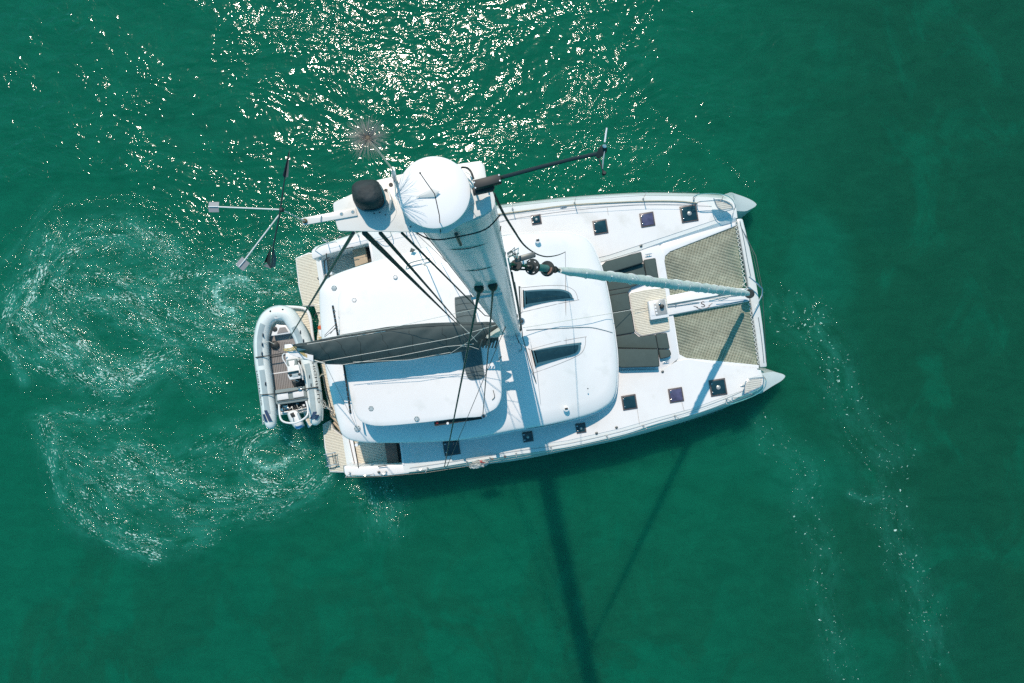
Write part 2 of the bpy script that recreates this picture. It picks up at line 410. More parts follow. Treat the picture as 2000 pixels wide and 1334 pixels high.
# an aerated green cloud off the bow
def blob(cx, cy, rx, ry):
    dx = mathn('DIVIDE', mathn('SUBTRACT', SX, cx), rx); dy = mathn('DIVIDE', mathn('SUBTRACT', SY, cy), ry)
    return ramp(mathn('ADD', mathn('ADD', mathn('MULTIPLY', dx, dx), mathn('MULTIPLY', dy, dy)), mathn('MULTIPLY', mid, 1.4)), 1.7, .5)
pb = P(1570, 930, 0); pb2 = P(1440, 880, 0); pb3 = P(1600, 520, 0)
cl = mathn('MAXIMUM', mathn('MULTIPLY', blob(pb.x, pb.y, 2.4, 1.5), .35), mathn('MULTIPLY', blob(pb2.x, pb2.y, 2.6, 1.6), .25))
cl = mathn('MAXIMUM', cl, mathn('MULTIPLY', blob(pb3.x, pb3.y, 1.5, 2.2), .35))
colr = mixc(cl, colr, (.004, .150, .092))
tn = N.new('ShaderNodeMix'); tn.data_type = 'RGBA'; tn.blend_type = 'MULTIPLY'; tn.inputs[0].default_value = 1; Lk(colr, tn.inputs[6]); Lk(tone, tn.inputs[7]); colr = tn.outputs[2]
# engine wash: aerated paler water and foam flecks drawn out along the flow
aer = mathn('MULTIPLY', mathn('MULTIPLY', A_foam, ramp(noisen(mapping(A_flow, (1.0, 2.2, 1)), 1.1, 6, .65), .34, .66)), .85, clamp=True)
colr = mixc(aer, colr, (.030, .27, .20))
churn = ramp(mathn('ADD', noisen(mapping(tc, (1.0, 1.3, 1), .5), 6.5, 6, .72, 1.2), mathn('MULTIPLY', A_milk, .22)), .63, .84)
colr = mixc(mathn('MULTIPLY', churn, mathn('MULTIPLY', ramp(A_milk, .02, .5), .95)), colr, (.42, .74, .66))
colr = mixc(mathn('MULTIPLY', mathn('MULTIPLY', A_milk, ramp(noisen(tc, 2.6, 5, .65, .8), .35, .62)), .40), colr, (.045, .34, .26))
f1 = noisen(mapping(A_flow, (1.0, 2.7, 1)), 7.5, 6, .72, .3)
fb = noisen(mapping(tc, (1, 1.2, 1), .7), 9.0, 4, .62, .5); rs_ = ramp(SX, 7.3, 8.3)
fmx = N.new('ShaderNodeMix'); fmx.data_type = 'FLOAT'; Lk(rs_, fmx.inputs[0]); Lk(f1, fmx.inputs[2]); Lk(fb, fmx.inputs[3]); f1 = fmx.outputs[0]
f2 = noisen(mapping(tc, (1, 1.4, 1)), 2.2, 4, .6)
f3 = noisen(mapping(A_flow, (.5, 1.7, 1)), 1.5, 4, .6, .3)
dens = mathn('MULTIPLY', A_foam, mathn('ADD', ramp(f3, .36, .66, .25, 1.15), mathn('MULTIPLY', ramp(f2, .4, .6), .25)))
thr = ramp(dens, 0.0, 1.0, .69, .47, False)
fleck = ramp(mathn('SUBTRACT', f1, thr), 0.0, .045)
fleck = mathn('MULTIPLY', fleck, ramp(A_foam, .03, .12))
soft = ramp(mathn('SUBTRACT', f1, thr), -.05, .10, 0, .30)
colr = mixc(mathn('MULTIPLY', soft, ramp(A_foam, .03, .12)), colr, (.12, .42, .34))
colr = mixc(mathn('MULTIPLY', fleck, .9), colr, (.52, .74, .66))
Lk(colr, b.inputs['Base Color'])
Lk(ramp(fleck, 0, 1, .088, .6), b.inputs['Roughness'])
b.subsurface_method = 'BURLEY'; b.inputs['Subsurface Weight'].default_value = 1.0; b.inputs['Subsurface Radius'].default_value = (.3, 1.0, .9); b.inputs['Subsurface Scale'].default_value = 1.35
b.inputs['IOR'].default_value = 1.33; b.inputs['Specular IOR Level'].default_value = .5
# relief: swell, wind ripples in gusts, and fine chop in the wash; slopes in metres
warp = N.new('ShaderNodeVectorMath'); warp.operation = 'ADD'
wn = N.new('ShaderNodeTexNoise'); wn.inputs['Scale'].default_value = .35; Lk(tc, wn.inputs['Vector'])
ws = N.new('ShaderNodeVectorMath'); ws.operation = 'SCALE'; ws.inputs['Scale'].default_value = 2.2; Lk(wn.outputs['Color'], ws.inputs[0])
Lk(tc, warp.inputs[0]); Lk(ws.outputs[0], warp.inputs[1]); wv = warp.outputs[0]
gust = ramp(noisen(mapping(tc, (.5, 1, 1), .2), .30, 4, .6, .6), .36, .62, .50, 1.15)
calm_r = mathn('MULTIPLY', ramp(mathn('ADD', SX, mathn('MULTIPLY', big, 3.0)), 13.5, 5.0, .30, 1.0), ramp(SY, -6.5, 1.0, .22, 1.0))
amp = mathn('MULTIPLY', gust, calm_r)
amp = mathn('MAXIMUM', amp, mathn('MULTIPLY', A_chop, 1.3))
h1 = mathn('MULTIPLY', noisen(mapping(wv, (.45, 1.5, 1), -.12), .80, 2, .5), .105)
h2 = mathn('MULTIPLY', noisen(mapping(wv, (.8, 1.25, 1), .15), 3.1, 1.7, .5, .3), .078)
h3 = mathn('MULTIPLY', noisen(wv, 7.5, 2.5, .55), .019)
h4 = mathn('MULTIPLY', mathn('MULTIPLY', noisen(mapping(A_flow, (1, 2.0, 1)), 6.0, 4, .65), A_chop), .032)
hh = mathn('ADD', mathn('MULTIPLY', mathn('ADD', mathn('ADD', h1, h2), h3), amp), h4)
bp = N.new('ShaderNodeBump'); bp.inputs['Strength'].default_value = 1; bp.inputs['Distance'].default_value = 1.0
Lk(hh, bp.inputs['Height']); Lk(bp.outputs[0], b.inputs['Normal'])
me.materials.append(m)

# ------------------------------------------------------------------ the catamaran
cat = thing('catamaran', 'large white sailing catamaran with grey sail bag, teak platforms and net trampolines', 'catamaran', (0, 0, 0))
def curve_boat(px, z):
    q = sorted(boat(p) for p in PL(smooth(px, 4, False), z))
    return [a for a, _ in q], [b_ for _, b_ in q]
def hull(D, C, I, IC, s1, s2, s3, name, side):
    d, c, i_, ic = curve_boat(D, 1.9), curve_boat(C, .7), curve_boat(I, 1.9), curve_boat(IC, .7)
    tip = max(c[0][-1], ic[0][-1])
    ss = [s1, s1 + .02] + [s1 + .1 + k * .25 for k in range(1, 60) if s1 + .1 + k * .25 < s2 - .05] + [s2 - .004, s2 + .004]
    ss += [s for s in np.arange(s2 + .2, s3 - .02, .22)] + [s3 - .005, s3 + .02] + [s3 + (tip - s3) * f for f in (.12, .25, .4, .55, .7, .8, .88, .94, .975, .993, 1.0)]
    secs = []
    for s in ss:
        tc_, ti_c = np.interp(s, *c), np.interp(s, *ic)
        f = max(0.0, (s - s3) / (tip - s3))
        if s > s3:
            mid_ = (tc_ + ti_c) / 2; w = (tc_ - ti_c)
            zt = 1.74 - 1.10 * f ** .9; zc = .75 - .35 * f
            td = tc_ - w * .16 * (1 - .5 * f); ti = ti_c + w * .22 * (1 - .4 * f)
            if f > .995: tc_ = mid_ + w * .5; zt = .62
        else:
            zc = .75; zt = 1.9 if s > s2 else 1.02
            td = np.interp(s, *d); ti = np.interp(s, *i_)
            if s < s2: td += (tc_ - td) * .55
            mid_ = (tc_ + ti_c) / 2; w = tc_ - ti_c
        cr = .02 if s < s3 else .05 * (1 - f)
        sg = 1 if tc_ > ti_c else -1
        sec = [(td, zt), (td + (tc_ - td) * .35, zt - (zt - zc) * .22), (tc_ - .03 * w, zc + .12), (tc_, zc - .1), (tc_ - .04 * w, .25), (tc_ - .16 * w, -.05),
               (mid_, -.45), (ti_c + .16 * w, -.05), (ti_c + .04 * w, .25), (ti_c, zc - .1), (ti, zt), (ti + (td - ti) * .33, zt + cr), (ti + (td - ti) * .67, zt + cr)]
        secs.append([unboat(s, t, z) for t, z in sec])
    B().loft(secs).obj(name, hullm, cat, sharp=28, label='white %s hull with its pointed wave-piercing bow' % side)
    return d, c
S2s, S3s = boat(P(784, 890, 1.9))[0], boat(P(1490, 745, 1.9))[0]
S1s = boat(P(674, 926, 1.4))[0]
sd, scv = hull([(660, 931), (740, 929), (800, 922), (890, 907), (1000, 889), (1110, 873), (1220, 848), (1278, 829), (1352, 810), (1419, 786), (1470, 765), (1500, 745)],
     [(650, 933), (780, 927), (890, 913), (1000, 901), (1110, 880), (1220, 857), (1317, 830), (1416, 797), (1495, 759), (1522, 746), (1532, 739), (1535, 734)],
     [(640, 800), (1000, 780), (1190, 735), (1290, 722), (1330, 704), (1400, 714), (1480, 722), (1496, 724)],
     [(640, 800), (1190, 735), (1330, 706), (1440, 716), (1496, 719), (1516, 725), (1528, 729), (1535, 734)], S1s, S2s, S3s, 'hull', 'starboard')
S3p = boat(P(1437, 404, 1.9))[0]
pd, pcv = hull([(595, 492), (620, 478), (665, 466), (710, 455), (800, 436), (900, 419), (1000, 404), (1100, 392), (1215, 382), (1304, 383), (1388, 385.5), (1429, 393), (1442, 400)],
     [(595, 488), (710, 450), (800, 429), (900, 411), (1000, 397), (1100, 385), (1215, 377), (1278, 375), (1355, 378), (1431, 384), (1462, 390), (1475, 395), (1479, 399)],
     [(595, 600), (800, 560), (1000, 530), (1185, 510), (1300, 470), (1434, 427), (1445, 424)],
     [(595, 600), (1000, 530), (1185, 510), (1300, 474), (1436, 430), (1450, 424), (1464, 414), (1474, 406), (1479, 399)], S1s, S2s, S3p, 'hull', 'port')

# bridgedeck between the hulls
B().pp([(700, 520), (1296, 478), (1300, 500), (1330, 705), (1300, 730), (740, 860)], 1.84, .95).obj('bridgedeck', gel, cat, bevel=.03) if False else \
B().prism(PL([(786, 520), (1000, 505), (1185, 506), (1288, 478), (1296, 500), (1313, 600), (1325, 700), (1300, 722), (1100, 780), (836, 830)], 1.885), .95).obj('bridgedeck', gel, cat, bevel=.02)
# non-slip deck sheets lying on each hull
B().prism(PL([(800, 905), (900, 893), (1000, 876), (1110, 860), (1215, 836), (1280, 817), (1352, 798), (1415, 775), (1449, 763), (1453, 748), (1463, 738), (1484, 733), (1478, 719), (1404, 712), (1345, 702), (1320, 706), (1296, 722), (1208, 724), (1100, 800), (900, 820), (800, 830)], 1.925), .012).obj('side_deck', nons, cat, label='starboard side deck with grey-white non-slip')
B().prism(PL([(735, 466), (800, 449), (900, 431), (1000, 416), (1100, 404), (1215, 394), (1304, 393), (1380, 396), (1394, 416), (1405, 423), (1425, 420), (1300, 462), (1190, 498), (1160, 505), (1000, 520), (760, 540)], 1.925), .012).obj('side_deck', nons, cat, label='port side deck with grey-white non-slip')
g = B()
def strip(g, pts, z, w, h=.004):
    q = PL(pts, z)
    for a_, b_ in zip(q[:-1], q[1:]):
        d_ = (b_ - a_); L_ = d_.length; d_.normalize(); n_ = Vector((-d_.y, d_.x, 0))
        g.box((a_ + b_) / 2, L_ + w * .3, w, h, d_, n_)
for kk_, pl in enumerate(([(800, 914), (900, 899), (1000, 882), (1110, 866), (1215, 842), (1280, 823), (1352, 802), (1420, 777), (1452, 763)],
           [(960, 440), (1000, 428), (1100, 413), (1215, 402), (1300, 400), (1390, 403)],
           [(1249, 828), (1243, 790)], [(1336, 802), (1331, 782)], [(1186, 406), (1188, 420)])):
    g = B(); strip(g, smooth(pl, 4, False) if len(pl) > 2 else pl, 1.934, .009); g.obj('deck_groove', seam, cat)
# raised toe strip on port side, beige webbing jackline
g = B(); g.tube(PL(smooth([(955, 421), (1040, 410), (1120, 400), (1243, 393.5), (1320, 393), (1362, 397)], 4, False), 1.96), .020, 6); g.obj('jackline', jackl, cat, label='beige webbing jackline along the port side deck')
# inner deck edge step beside the port trampoline
B().loft([[unboat(*boat(P(x, y, 1.92)), 1.92), unboat(*boat(P(x + dx, y + w_, 1.72)), 1.72)] for x, y, w_, dx in
          ((1170, 512, 5, 1), (1250, 488, 7, 1), (1300, 470, 10, 2), (1360, 450, 12, 3), (1436, 424, 16, 4))], caps=False, closed=False).obj('deck_step', gel, cat)
# trampoline rail frame
def bar(name, poly, z, th, m, bevel=.012, **k): return B().pp(poly, z, th).obj(name, m, cat, bevel=bevel, **k)
bar('trampoline_rail', [(1283, 487), (1296, 474), (1437, 434), (1437, 441), (1309, 491), (1299, 500), (1298, 510), (1309, 577), (1299, 580), (1284, 500)], 1.84, .10, gel, label='white port trampoline rail')
bar('trampoline_rail', [(1304, 606), (1314, 606), (1327, 692), (1340, 699), (1482, 713), (1482, 720), (1330, 712), (1316, 700)], 1.84, .10, gel, label='white starboard trampoline rail')
# longeron with chain groove
bar('longeron', [(1300, 583), (1308, 577), (1380, 562), (1462, 563), (1464, 588), (1400, 600), (1304, 617)], 1.90, .16, gel, bevel=.02, label='white centre beam running out to the forestay')
bar('chain_groove', [(1302, 594), (1400, 577), (1430, 572), (1430, 575), (1400, 580.5), (1302, 597.5)], 1.906, .01, wframe, bevel=0)
bar('chain_groove', [(1307, 615), (1460, 586), (1460, 587.5), (1307, 617)], 1.906, .008, wframe, bevel=0)
g = B()                                                               # anchor chain as alternate links
for k in range(46):
    t = k / 45; c_ = P(1303 + 62 * t, 600 - 9 * t, 1.925)
    g.box(c_, .03, .014 if k % 2 else .024, .010 if k % 2 else .016)
g.obj('anchor_chain', steel, cat, kind='stuff')
g = B(); g.tube(PL([(1318, 592), (1321, 597), (1319, 600)], 1.93), .012, 6); g.obj('chain_shackle', steel, cat)
g = B(); g.tube(PL([(1385, 587), (1400, 583), (1412, 580), (1428, 577), (1440, 576)], 1.95), .014, 6).tube(PL([(1398, 582), (1408, 586), (1422, 580)], 1.94), .010, 5); g.obj('anchor_bridle', rope_w, cat)
# dark oval mark with wings on the longeron
def text_mesh(s_, size, ext=.0):
    cu = bpy.data.curves.new('tmp', 'FONT'); cu.body = s_; cu.size = size; cu.align_x = 'CENTER'; cu.align_y = 'CENTER'; cu.resolution_u = 3
    o = bpy.data.objects.new('tmp', cu); sc.collection.objects.link(o); bpy.context.view_layer.update()
    me_ = bpy.data.meshes.new_from_object(o.evaluated_get(bpy.context.evaluated_depsgraph_get()))
    vs = [v.co.copy() for v in me_.vertices]; fs = [tuple(p.vertices) for p in me_.polygons]
    bpy.data.objects.remove(o); bpy.data.curves.remove(cu); bpy.data.meshes.remove(me_); return vs, fs
vs, fs = text_mesh('S', .26); c_ = P(1373, 595, 1.908)
g = B().add([c_ + FWD * (v.x * 1.25) + PORT * v.y + Vector((0, 0, .002)) for v in vs], fs)
for sx in (-1, 1):
    pts = [c_ + FWD * (sx * a_) + PORT * b_ for a_, b_ in ((.06, -.13), (.16, -.10), (.22, -.05), (.17, -.06), (.30, .00))]
    g.tube([p + Vector((0, 0, .003)) for p in pts], .008, 5)
g.obj('winged_s_emblem', framed, cat, label='dark winged S mark on the centre beam', fixn=False)

# crossbeam
def ribbon(name, L_, R_, z, th, m, bevel=.03, **k):
    return B().prism(PL(L_, z) + PL(R_[::-1], z), th).obj(name, m, cat, bevel=bevel, **k)
ribbon('crossbeam', smooth([(1438, 427), (1447, 475), (1457, 530), (1466, 590), (1476, 655), (1484, 718)], 3, False),
       smooth([(1451, 426), (1462, 470), (1474, 530), (1484, 590), (1493, 655), (1499, 717)], 3, False), 1.78, .26, anod, bevel=.06, label='curved white forward crossbeam between the bows')
g = B(); strip(g, smooth([(1445, 432), (1452, 465), (1460, 510), (1466, 540)], 4, False), 1.787, .018, .012); g.obj('beam_slot', wframe, cat)
g = B(); strip(g, smooth([(1481, 620), (1487, 660), (1492, 709)], 4, False), 1.787, .018, .012); g.obj('beam_slot', wframe, cat)
g = B(); g.tube(PL([(1463, 541), (1480, 555), (1489, 565), (1488, 577), (1478, 596), (1474, 604)], 2.15), .022, 8); g.obj('dolphin_striker', steel, cat, label='bent steel striker tube ahead of the crossbeam')
g = B(); g.tube([P(1440, 429, 1.75), P(1476, 500, 1.9), P(1489, 566, 2.1), P(1493, 640, 1.95), P(1497, 712, 1.75)], .009, 6); g.obj('striker_wire', wire, cat)
g = B(); g.tube([P(1446, 429, 1.7), P(1470, 495, 1.85), P(1485, 562, 2.1)], .006, 6); g.obj('striker_wire', wire, cat)

# trampolines: real cords
def net(poly, z, name, label):
    q = [Vector(boat(p)) for p in PL(poly, z)]
    g = B(); pitch, w = .0475, .0195
    def cross(axis, val):
        out = []
        for a_, b_ in zip(q, q[1:] + q[:1]):
            u, v = a_[axis], b_[axis]
            if (u - val) * (v - val) < 0:
                t = (val - u) / (v - u); out.append((a_ + (b_ - a_) * t)[1 - axis])
        return sorted(out)
    rnd = random.Random(4)
    for axis in (0, 1):
        lo, hi = min(p[axis] for p in q), max(p[axis] for p in q)
        k = lo + pitch * .5
        while k < hi:
            cs = cross(axis, k)
            for a_, b_ in zip(cs[::2], cs[1::2]):
                n_ = 6
                for j in range(n_):                                    # each cord sags a little
                    t0, t1 = j / n_, (j + 1) / n_
                    e0, e1 = a_ + (b_ - a_) * t0, a_ + (b_ - a_) * t1
                    z0 = z - .05 * math.sin(math.pi * t0); z1 = z - .05 * math.sin(math.pi * t1)
                    dz = .006 * axis
                    mk = (lambda along, off, zz: unboat(k + off, along, zz + dz)) if axis == 0 else (lambda along, off, zz: unboat(along, k + off, zz + dz))
                    p0, p1, p2, p3 = mk(e0, -w / 2, z0), mk(e0, w / 2, z0), mk(e1, w / 2, z1), mk(e1, -w / 2, z1)
                    dn = Vector((0, 0, -.006))
                    g.add([p0, p1, p2, p3, p0 + dn, p1 + dn, p2 + dn, p3 + dn], [(0, 1, 2, 3), (7, 6, 5, 4), (0, 4, 5, 1), (3, 2, 6, 7)])
            k += pitch
    o = g.obj(name, netm, cat, fixn=False, smooth_=False, kind='stuff', label=label)
    return o
net([(1297, 503), (1304, 494), (1437, 438), (1454, 560), (1385, 572), (1309, 577)], 1.80, 'trampoline_net', 'port trampoline net of knotted beige cord')
net([(1314, 612), (1461, 588), (1480, 713), (1340, 699), (1327, 693)], 1.80, 'trampoline_net', 'starboard trampoline net of knotted beige cord')
def scallop(A_, Z_, n_, name):
    pts = []
    for k in range(n_):
        for j in range(5):
            t = (k + j / 5) / n_; q = (A_[0] + (Z_[0] - A_[0]) * t, A_[1] + (Z_[1] - A_[1]) * t)
            pts.append(P(q[0] - 4.5 * math.sin(math.pi * j / 5) ** .7 + 3, q[1], 1.84))
    g = B().tube(pts, .013, 5); g.obj(name, rope_w, cat, label='white lacing laced in scallops to the crossbeam')
scallop((1437, 432), (1455, 560), 15, 'lacing_line'); scallop((1463, 590), (1482, 712), 14, 'lacing_line')
g = B(); g.tube(PL([(1453, 540), (1457, 550), (1450, 556), (1459, 561), (1452, 566)], 1.95), .014, 6); g.obj('lacing_tail', rope_w, cat)

# foredeck lounge: teak table platform, cushions, windlass box
def planks(poly, z, m, name, pitch=.052, gap=.009, axis='fwd', par=None, th=.012, label=None, org=None):
    """planks clipped to an outline, joined: each is under two pixels wide"""
    U_, V_ = (FWD, PORT) if axis == 'fwd' else (PORT, FWD)
    o3 = P(poly[0][0], poly[0][1], z); q = [(p - o3) for p in PL(poly, z)]; q = [(p.dot(U_), p.dot(V_)) for p in q]
    def clip(pts, s_, val):
        out = []
        for a_, b_ in zip(pts, pts[1:] + pts[:1]):
            ia, ib = (a_[1] - val) * s_ >= 0, (b_[1] - val) * s_ >= 0
            if ia: out.append(a_)
            if ia != ib:
                t = (val - a_[1]) / (b_[1] - a_[1]); out.append((a_[0] + (b_[0] - a_[0]) * t, val))
        return out
    g = B(); lo, hi = min(p[1] for p in q), max(p[1] for p in q); k = lo + gap
    while k < hi - gap:
        c_ = clip(clip(q, 1, k), -1, min(k + pitch - gap, hi))
        if len(c_) >= 3:
            area = abs(sum(c_[i][0] * c_[(i + 1) % len(c_)][1] - c_[(i + 1) % len(c_)][0] * c_[i][1] for i in range(len(c_)))) / 2
            if area > 1e-4: g.prism([o3 + U_ * a_ + V_ * b_ for a_, b_ in c_], th)
        k += pitch
    return g.obj(name, m, par or cat, fixn=False, smooth_=False, kind='stuff', label=label)
tp = rounded([(1228, 571), (1262, 564), (1300, 560), (1310, 646), (1252, 657), (1240, 648)], 5)
bar('table_platform', tp, 1.93, .10, gel, bevel=.01)
bar('teak_caulking', rounded([(1229.5, 573), (1262, 565.5), (1299, 562), (1308.5, 644.5), (1253, 655.5), (1241.5, 647)], 5), 1.936, .008, caulk, bevel=0)
planks(rounded([(1229.5, 573), (1262, 565.5), (1299, 562), (1308.5, 644.5), (1253, 655.5), (1241.5, 647)], 5), 1.95, teak, 'teak_planking', label='pale teak planking round the windlass')
CUSH = [  # outline, top height, thickness, label
    ([(1173, 521), (1183, 511), (1252, 492), (1256, 513), (1200, 530), (1184, 539), (1178, 536)], 2.22, .30, 'grey backrest bolster along the port side of the sunpad'),
    ([(1185, 538), (1200, 531), (1256, 514), (1264, 549), (1235, 560), (1187, 568)], 2.03, .14, 'grey sunpad cushion beside the port bolster, crossed by the furled sail'),
    ([(1257, 508), (1280, 504), (1287, 549), (1265, 549)], 2.02, .13, 'small grey sunpad cushion nearest the port trampoline'),
    ([(1187, 569), (1234, 561), (1228, 567), (1227, 570), (1188, 577)], 2.03, .14, 'narrow grey sunpad cushion under the furled sail'),
    ([(1188, 578), (1227, 571), (1232, 604), (1193, 611)], 2.03, .14, 'grey sunpad cushion left of the teak platform, above the white halyard'),
    ([(1193.5, 613), (1232.5, 606), (1240, 649), (1200, 656)], 2.03, .14, 'grey sunpad cushion left of the teak platform, below the white halyard'),
    ([(1200, 658), (1240, 651), (1247, 658), (1280, 654), (1285, 681), (1204, 679)], 2.03, .14, 'wide grey sunpad cushion behind the starboard bolster'),
    ([(1281, 653), (1302, 650), (1308, 681), (1286, 681)], 2.03, .14, 'small grey sunpad cushion touching the starboard net rail'),
    ([(1204, 681), (1285, 682), (1288, 716), (1214, 718), (1206, 715)], 2.22, .30, 'grey backrest bolster along the starboard side of the sunpad'),
    ([(1286.5, 683), (1308, 683), (1311, 692), (1307, 697), (1290, 701)], 2.05, .16, 'short grey bolster end at the starboard corner of the sunpad'),
]
for pts, z, th, lb in CUSH:
    o = B().pp(rounded(pts, 2.5), z, th).obj('cushion', greycush, None, bevel=.03, seg=3); tag(o, lb, 'cushion', 'sunpad cushions on the foredeck')
    g = B(); g.tube([p + Vector((0, 0, -.012)) for p in PL(rounded(pts, 2.5), z)], .007, 5, closed=True); g.obj('piping', black, o)
bx = bar('windlass_box', rounded([(1266, 588), (1299, 583), (1307, 619), (1271, 625)], 2), 2.20, .28, gel, bevel=.02, label='white windlass box with metal control panel')
B().pp([(1276, 587.5), (1298, 584), (1304, 613), (1281, 617)], 2.215, .012).obj('control_panel', chrom, bx, bevel=.004)
B().pp([(1267.5, 590), (1274.5, 589), (1280, 616), (1272, 617)], 2.213, .012).obj('locker_lid', gel, bx, bevel=.004)
for cx, cy in ((1279, 593), (1280, 600), (1281, 606), (1282.5, 612)):
    B().lathe(P(cx, cy, 2.217), [(.030, 0), (.030, .012), (.022, .016)], 12).obj('knob', gel, bx)
B().lathe(P(1292, 599, 2.217), [(.055, 0), (.07, .03), (.045, .05), (.045, .09), (.065, .11), (.03, .13)], 16).obj('gypsy_wheel', black, bx)
B().lathe(P(1288, 594, 2.217), [(.03, 0), (.035, .04), (.02, .05)], 12).obj('chain_stopper', steel, bx)

# deck hatches
def hatch(cx, cy, size, z, pane, name='deck_hatch', sv=None, lb=None, vent=True):
    sv = sv or size
    c_ = P(cx, cy, z); fr = B().box(c_ + Vector((0, 0, .012)), size, sv, .035).obj(name, framed, cat, bevel=.008, label=lb)
    B().box(c_ + Vector((0, 0, .036)), size - .085, sv - .085, .012).obj('pane', pane, fr, bevel=.003)
    for e in (-1, 1):
        B().box(c_ + FWD * (-size * .36) + PORT * (e * sv * .26) + Vector((0, 0, .045)), .05, .03, .018).obj('latch', steel, fr, bevel=.003)
    if vent: B().lathe(c_ + Vector((0, 0, .042)), [(size * .13, 0), (size * .13, .02), (size * .07, .035), (.01, .04)], 14).obj('vent_cap', chrom, fr)
    return fr
HZ = 1.93
hatch(1047.5, 429, .31, HZ, glassd, lb='small square hatch on the port side deck nearest the mast')
hatch(1172.5, 443.5, .45, HZ, glassd, vent=False, lb='dark square hatch, third from the port bow')
hatch(1264, 429, .45, HZ, glassp, vent=False, lb='violet tinted hatch on the port side deck')
hatch(1345.5, 417.5, .53, HZ, glassd, lb='square hatch with central vent nearest the port bow')
hatch(1229, 785.5, .46, HZ, glassd, vent=False, lb='dark square hatch, third from the starboard bow')
hatch(1320, 771.5, .45, HZ, glassp, vent=False, lb='violet tinted hatch on the starboard side deck')
hatch(1402, 756.5, .52, HZ, glassd, lb='square hatch with central vent nearest the starboard bow')
hatch(1134.5, 836, .31, HZ, glassd, lb='small half-shaded hatch below the front of the coachroof')
hatch(1031, 853, .32, HZ, glassd, lb='small fully shaded hatch on the starboard side deck')
hatch(882, 873.5, .50, HZ, glassd, vent=False, lb='large shaded hatch aft on the starboard side deck')
# deck fittings
def cap(x, y, z=HZ, r=.045, m=steel, name='deck_filler'):
    B().lathe(P(x, y, z), [(r, 0), (r, .012), (r * .6, .02), (r * .2, .022)], 14).obj(name, m, cat)
for x, y in ((1165, 846), (1204, 835), (961.5, 896.5), (986.5, 892), (1050, 433), (740, 922), (1294, 726), (1252, 480), (664, 463)): cap(x, y, m=wire)
def cleat(x, y, z=HZ):
    c_ = P(x, y, z)
    g = B(); g.tube([c_ + FWD * -.11 + Vector((0, 0, .055)), c_ + FWD * -.05 + Vector((0, 0, .06)), c_ + FWD * .05 + Vector((0, 0, .06)), c_ + FWD * .11 + Vector((0, 0, .055))], [.009, .016, .016, .009], 8)
    for e in (-.035, .035): g.tube([c_ + FWD * e, c_ + FWD * e + Vector((0, 0, .055))], .013, 8)
    g.obj('mooring_cleat', steel, cat)
for x, y in ((820, 917), (1300, 706), (1266, 497), (748, 925), (1100, 404), (637, 470), (1452, 752)): cleat(x, y)
def winch(x, y, z, r=.09):
    w_ = B().lathe(P(x, y, z), [(r * 1.1, 0), (r, .03), (r * .72, .06), (r * .72, .13), (r * .95, .16), (r * .9, .18)], 20).obj('winch', steel, cat)
    B().lathe(P(x, y, z) + Vector((0, 0, .18)), [(r * .6, 0), (r * .5, .02), (r * .2, .022)], 16).obj('winch_top', black, w_)

# stanchions and lifelines
def rail(pts, names=True, outw=1):
    tops = []
    for x, y in pts:
        b0 = P(x, y, 1.93); tp_ = b0 + PORT * (.05 * outw) + Vector((0, 0, .60)); tops.append((b0, tp_))
        g = B().tube([b0, tp_], .0125, 8); g.lathe(b0, [(.03, -.01), (.03, .02), (.018, .05)], 10); g.lathe(tp_, [(.016, -.015), (.019, 0), (.012, .012)], 8)
        g.obj('stanchion', steel, cat)
    for hgt in (1.0, .52):
        q = [b_ + (t_ - b_) * hgt for b_, t_ in tops]
        B().tube(q, .0045, 5).obj('lifeline', wire, cat)
    return tops
rs = rail([(683, 923), (754, 921), (835, 914), (912, 902), (957, 894.5), (1008, 886), (1076, 874), (1185, 851), (1256, 831), (1318, 812), (1419, 779), (1456, 765)], outw=-1)
rp = rail([(640, 474), (700, 460), (790, 441), (900, 421), (1001, 408), (1122, 396), (1256, 388), (1355, 389)], outw=1)

# bow seats with pulpit rails
def seat(poly, rails, lb, zt=2.36):
    s_ = bar('bow_seat', rounded(poly, 2.5), zt - .02, .035, gel, bevel=.008, label=lb)
    planks([(sum(p[0] for p in poly) / len(poly) * .1 + p[0] * .9, sum(p[1] for p in poly) / len(poly) * .1 + p[1] * .9) for p in poly], zt, seatk, 'teak_slat', pitch=.06, par=s_)
    for r_ in rails: B().tube([P(*p) for p in r_], .0135, 8).obj('pulpit_rail', steel, cat)
seat([(1393, 388), (1410, 388), (1424, 392), (1433, 399), (1434, 407), (1410, 411), (1403, 407), (1398, 399)],
     [smooth([(1355, 389, 1.94), (1354, 386, 2.5), (1364, 380, 2.56), (1390, 378, 2.56), (1415, 381, 2.56), (1430, 390, 2.56), (1436, 403, 2.56), (1434, 409, 2.45), (1432, 416, 1.94)], 4, False),
      smooth([(1361, 396, 1.94), (1368, 394, 2.3), (1395, 392, 2.36), (1412, 394, 2.36), (1426, 400, 2.36), (1432, 407, 2.3)], 4, False),
      smooth([(1394, 387, 2.37), (1398, 400, 2.37), (1404, 409, 2.37), (1414, 413, 2.37), (1434, 408, 2.37)], 4, False), [(1410, 389, 2.36), (1412, 382, 2.56)]],
     'teak slatted seat inside the port bow rail')
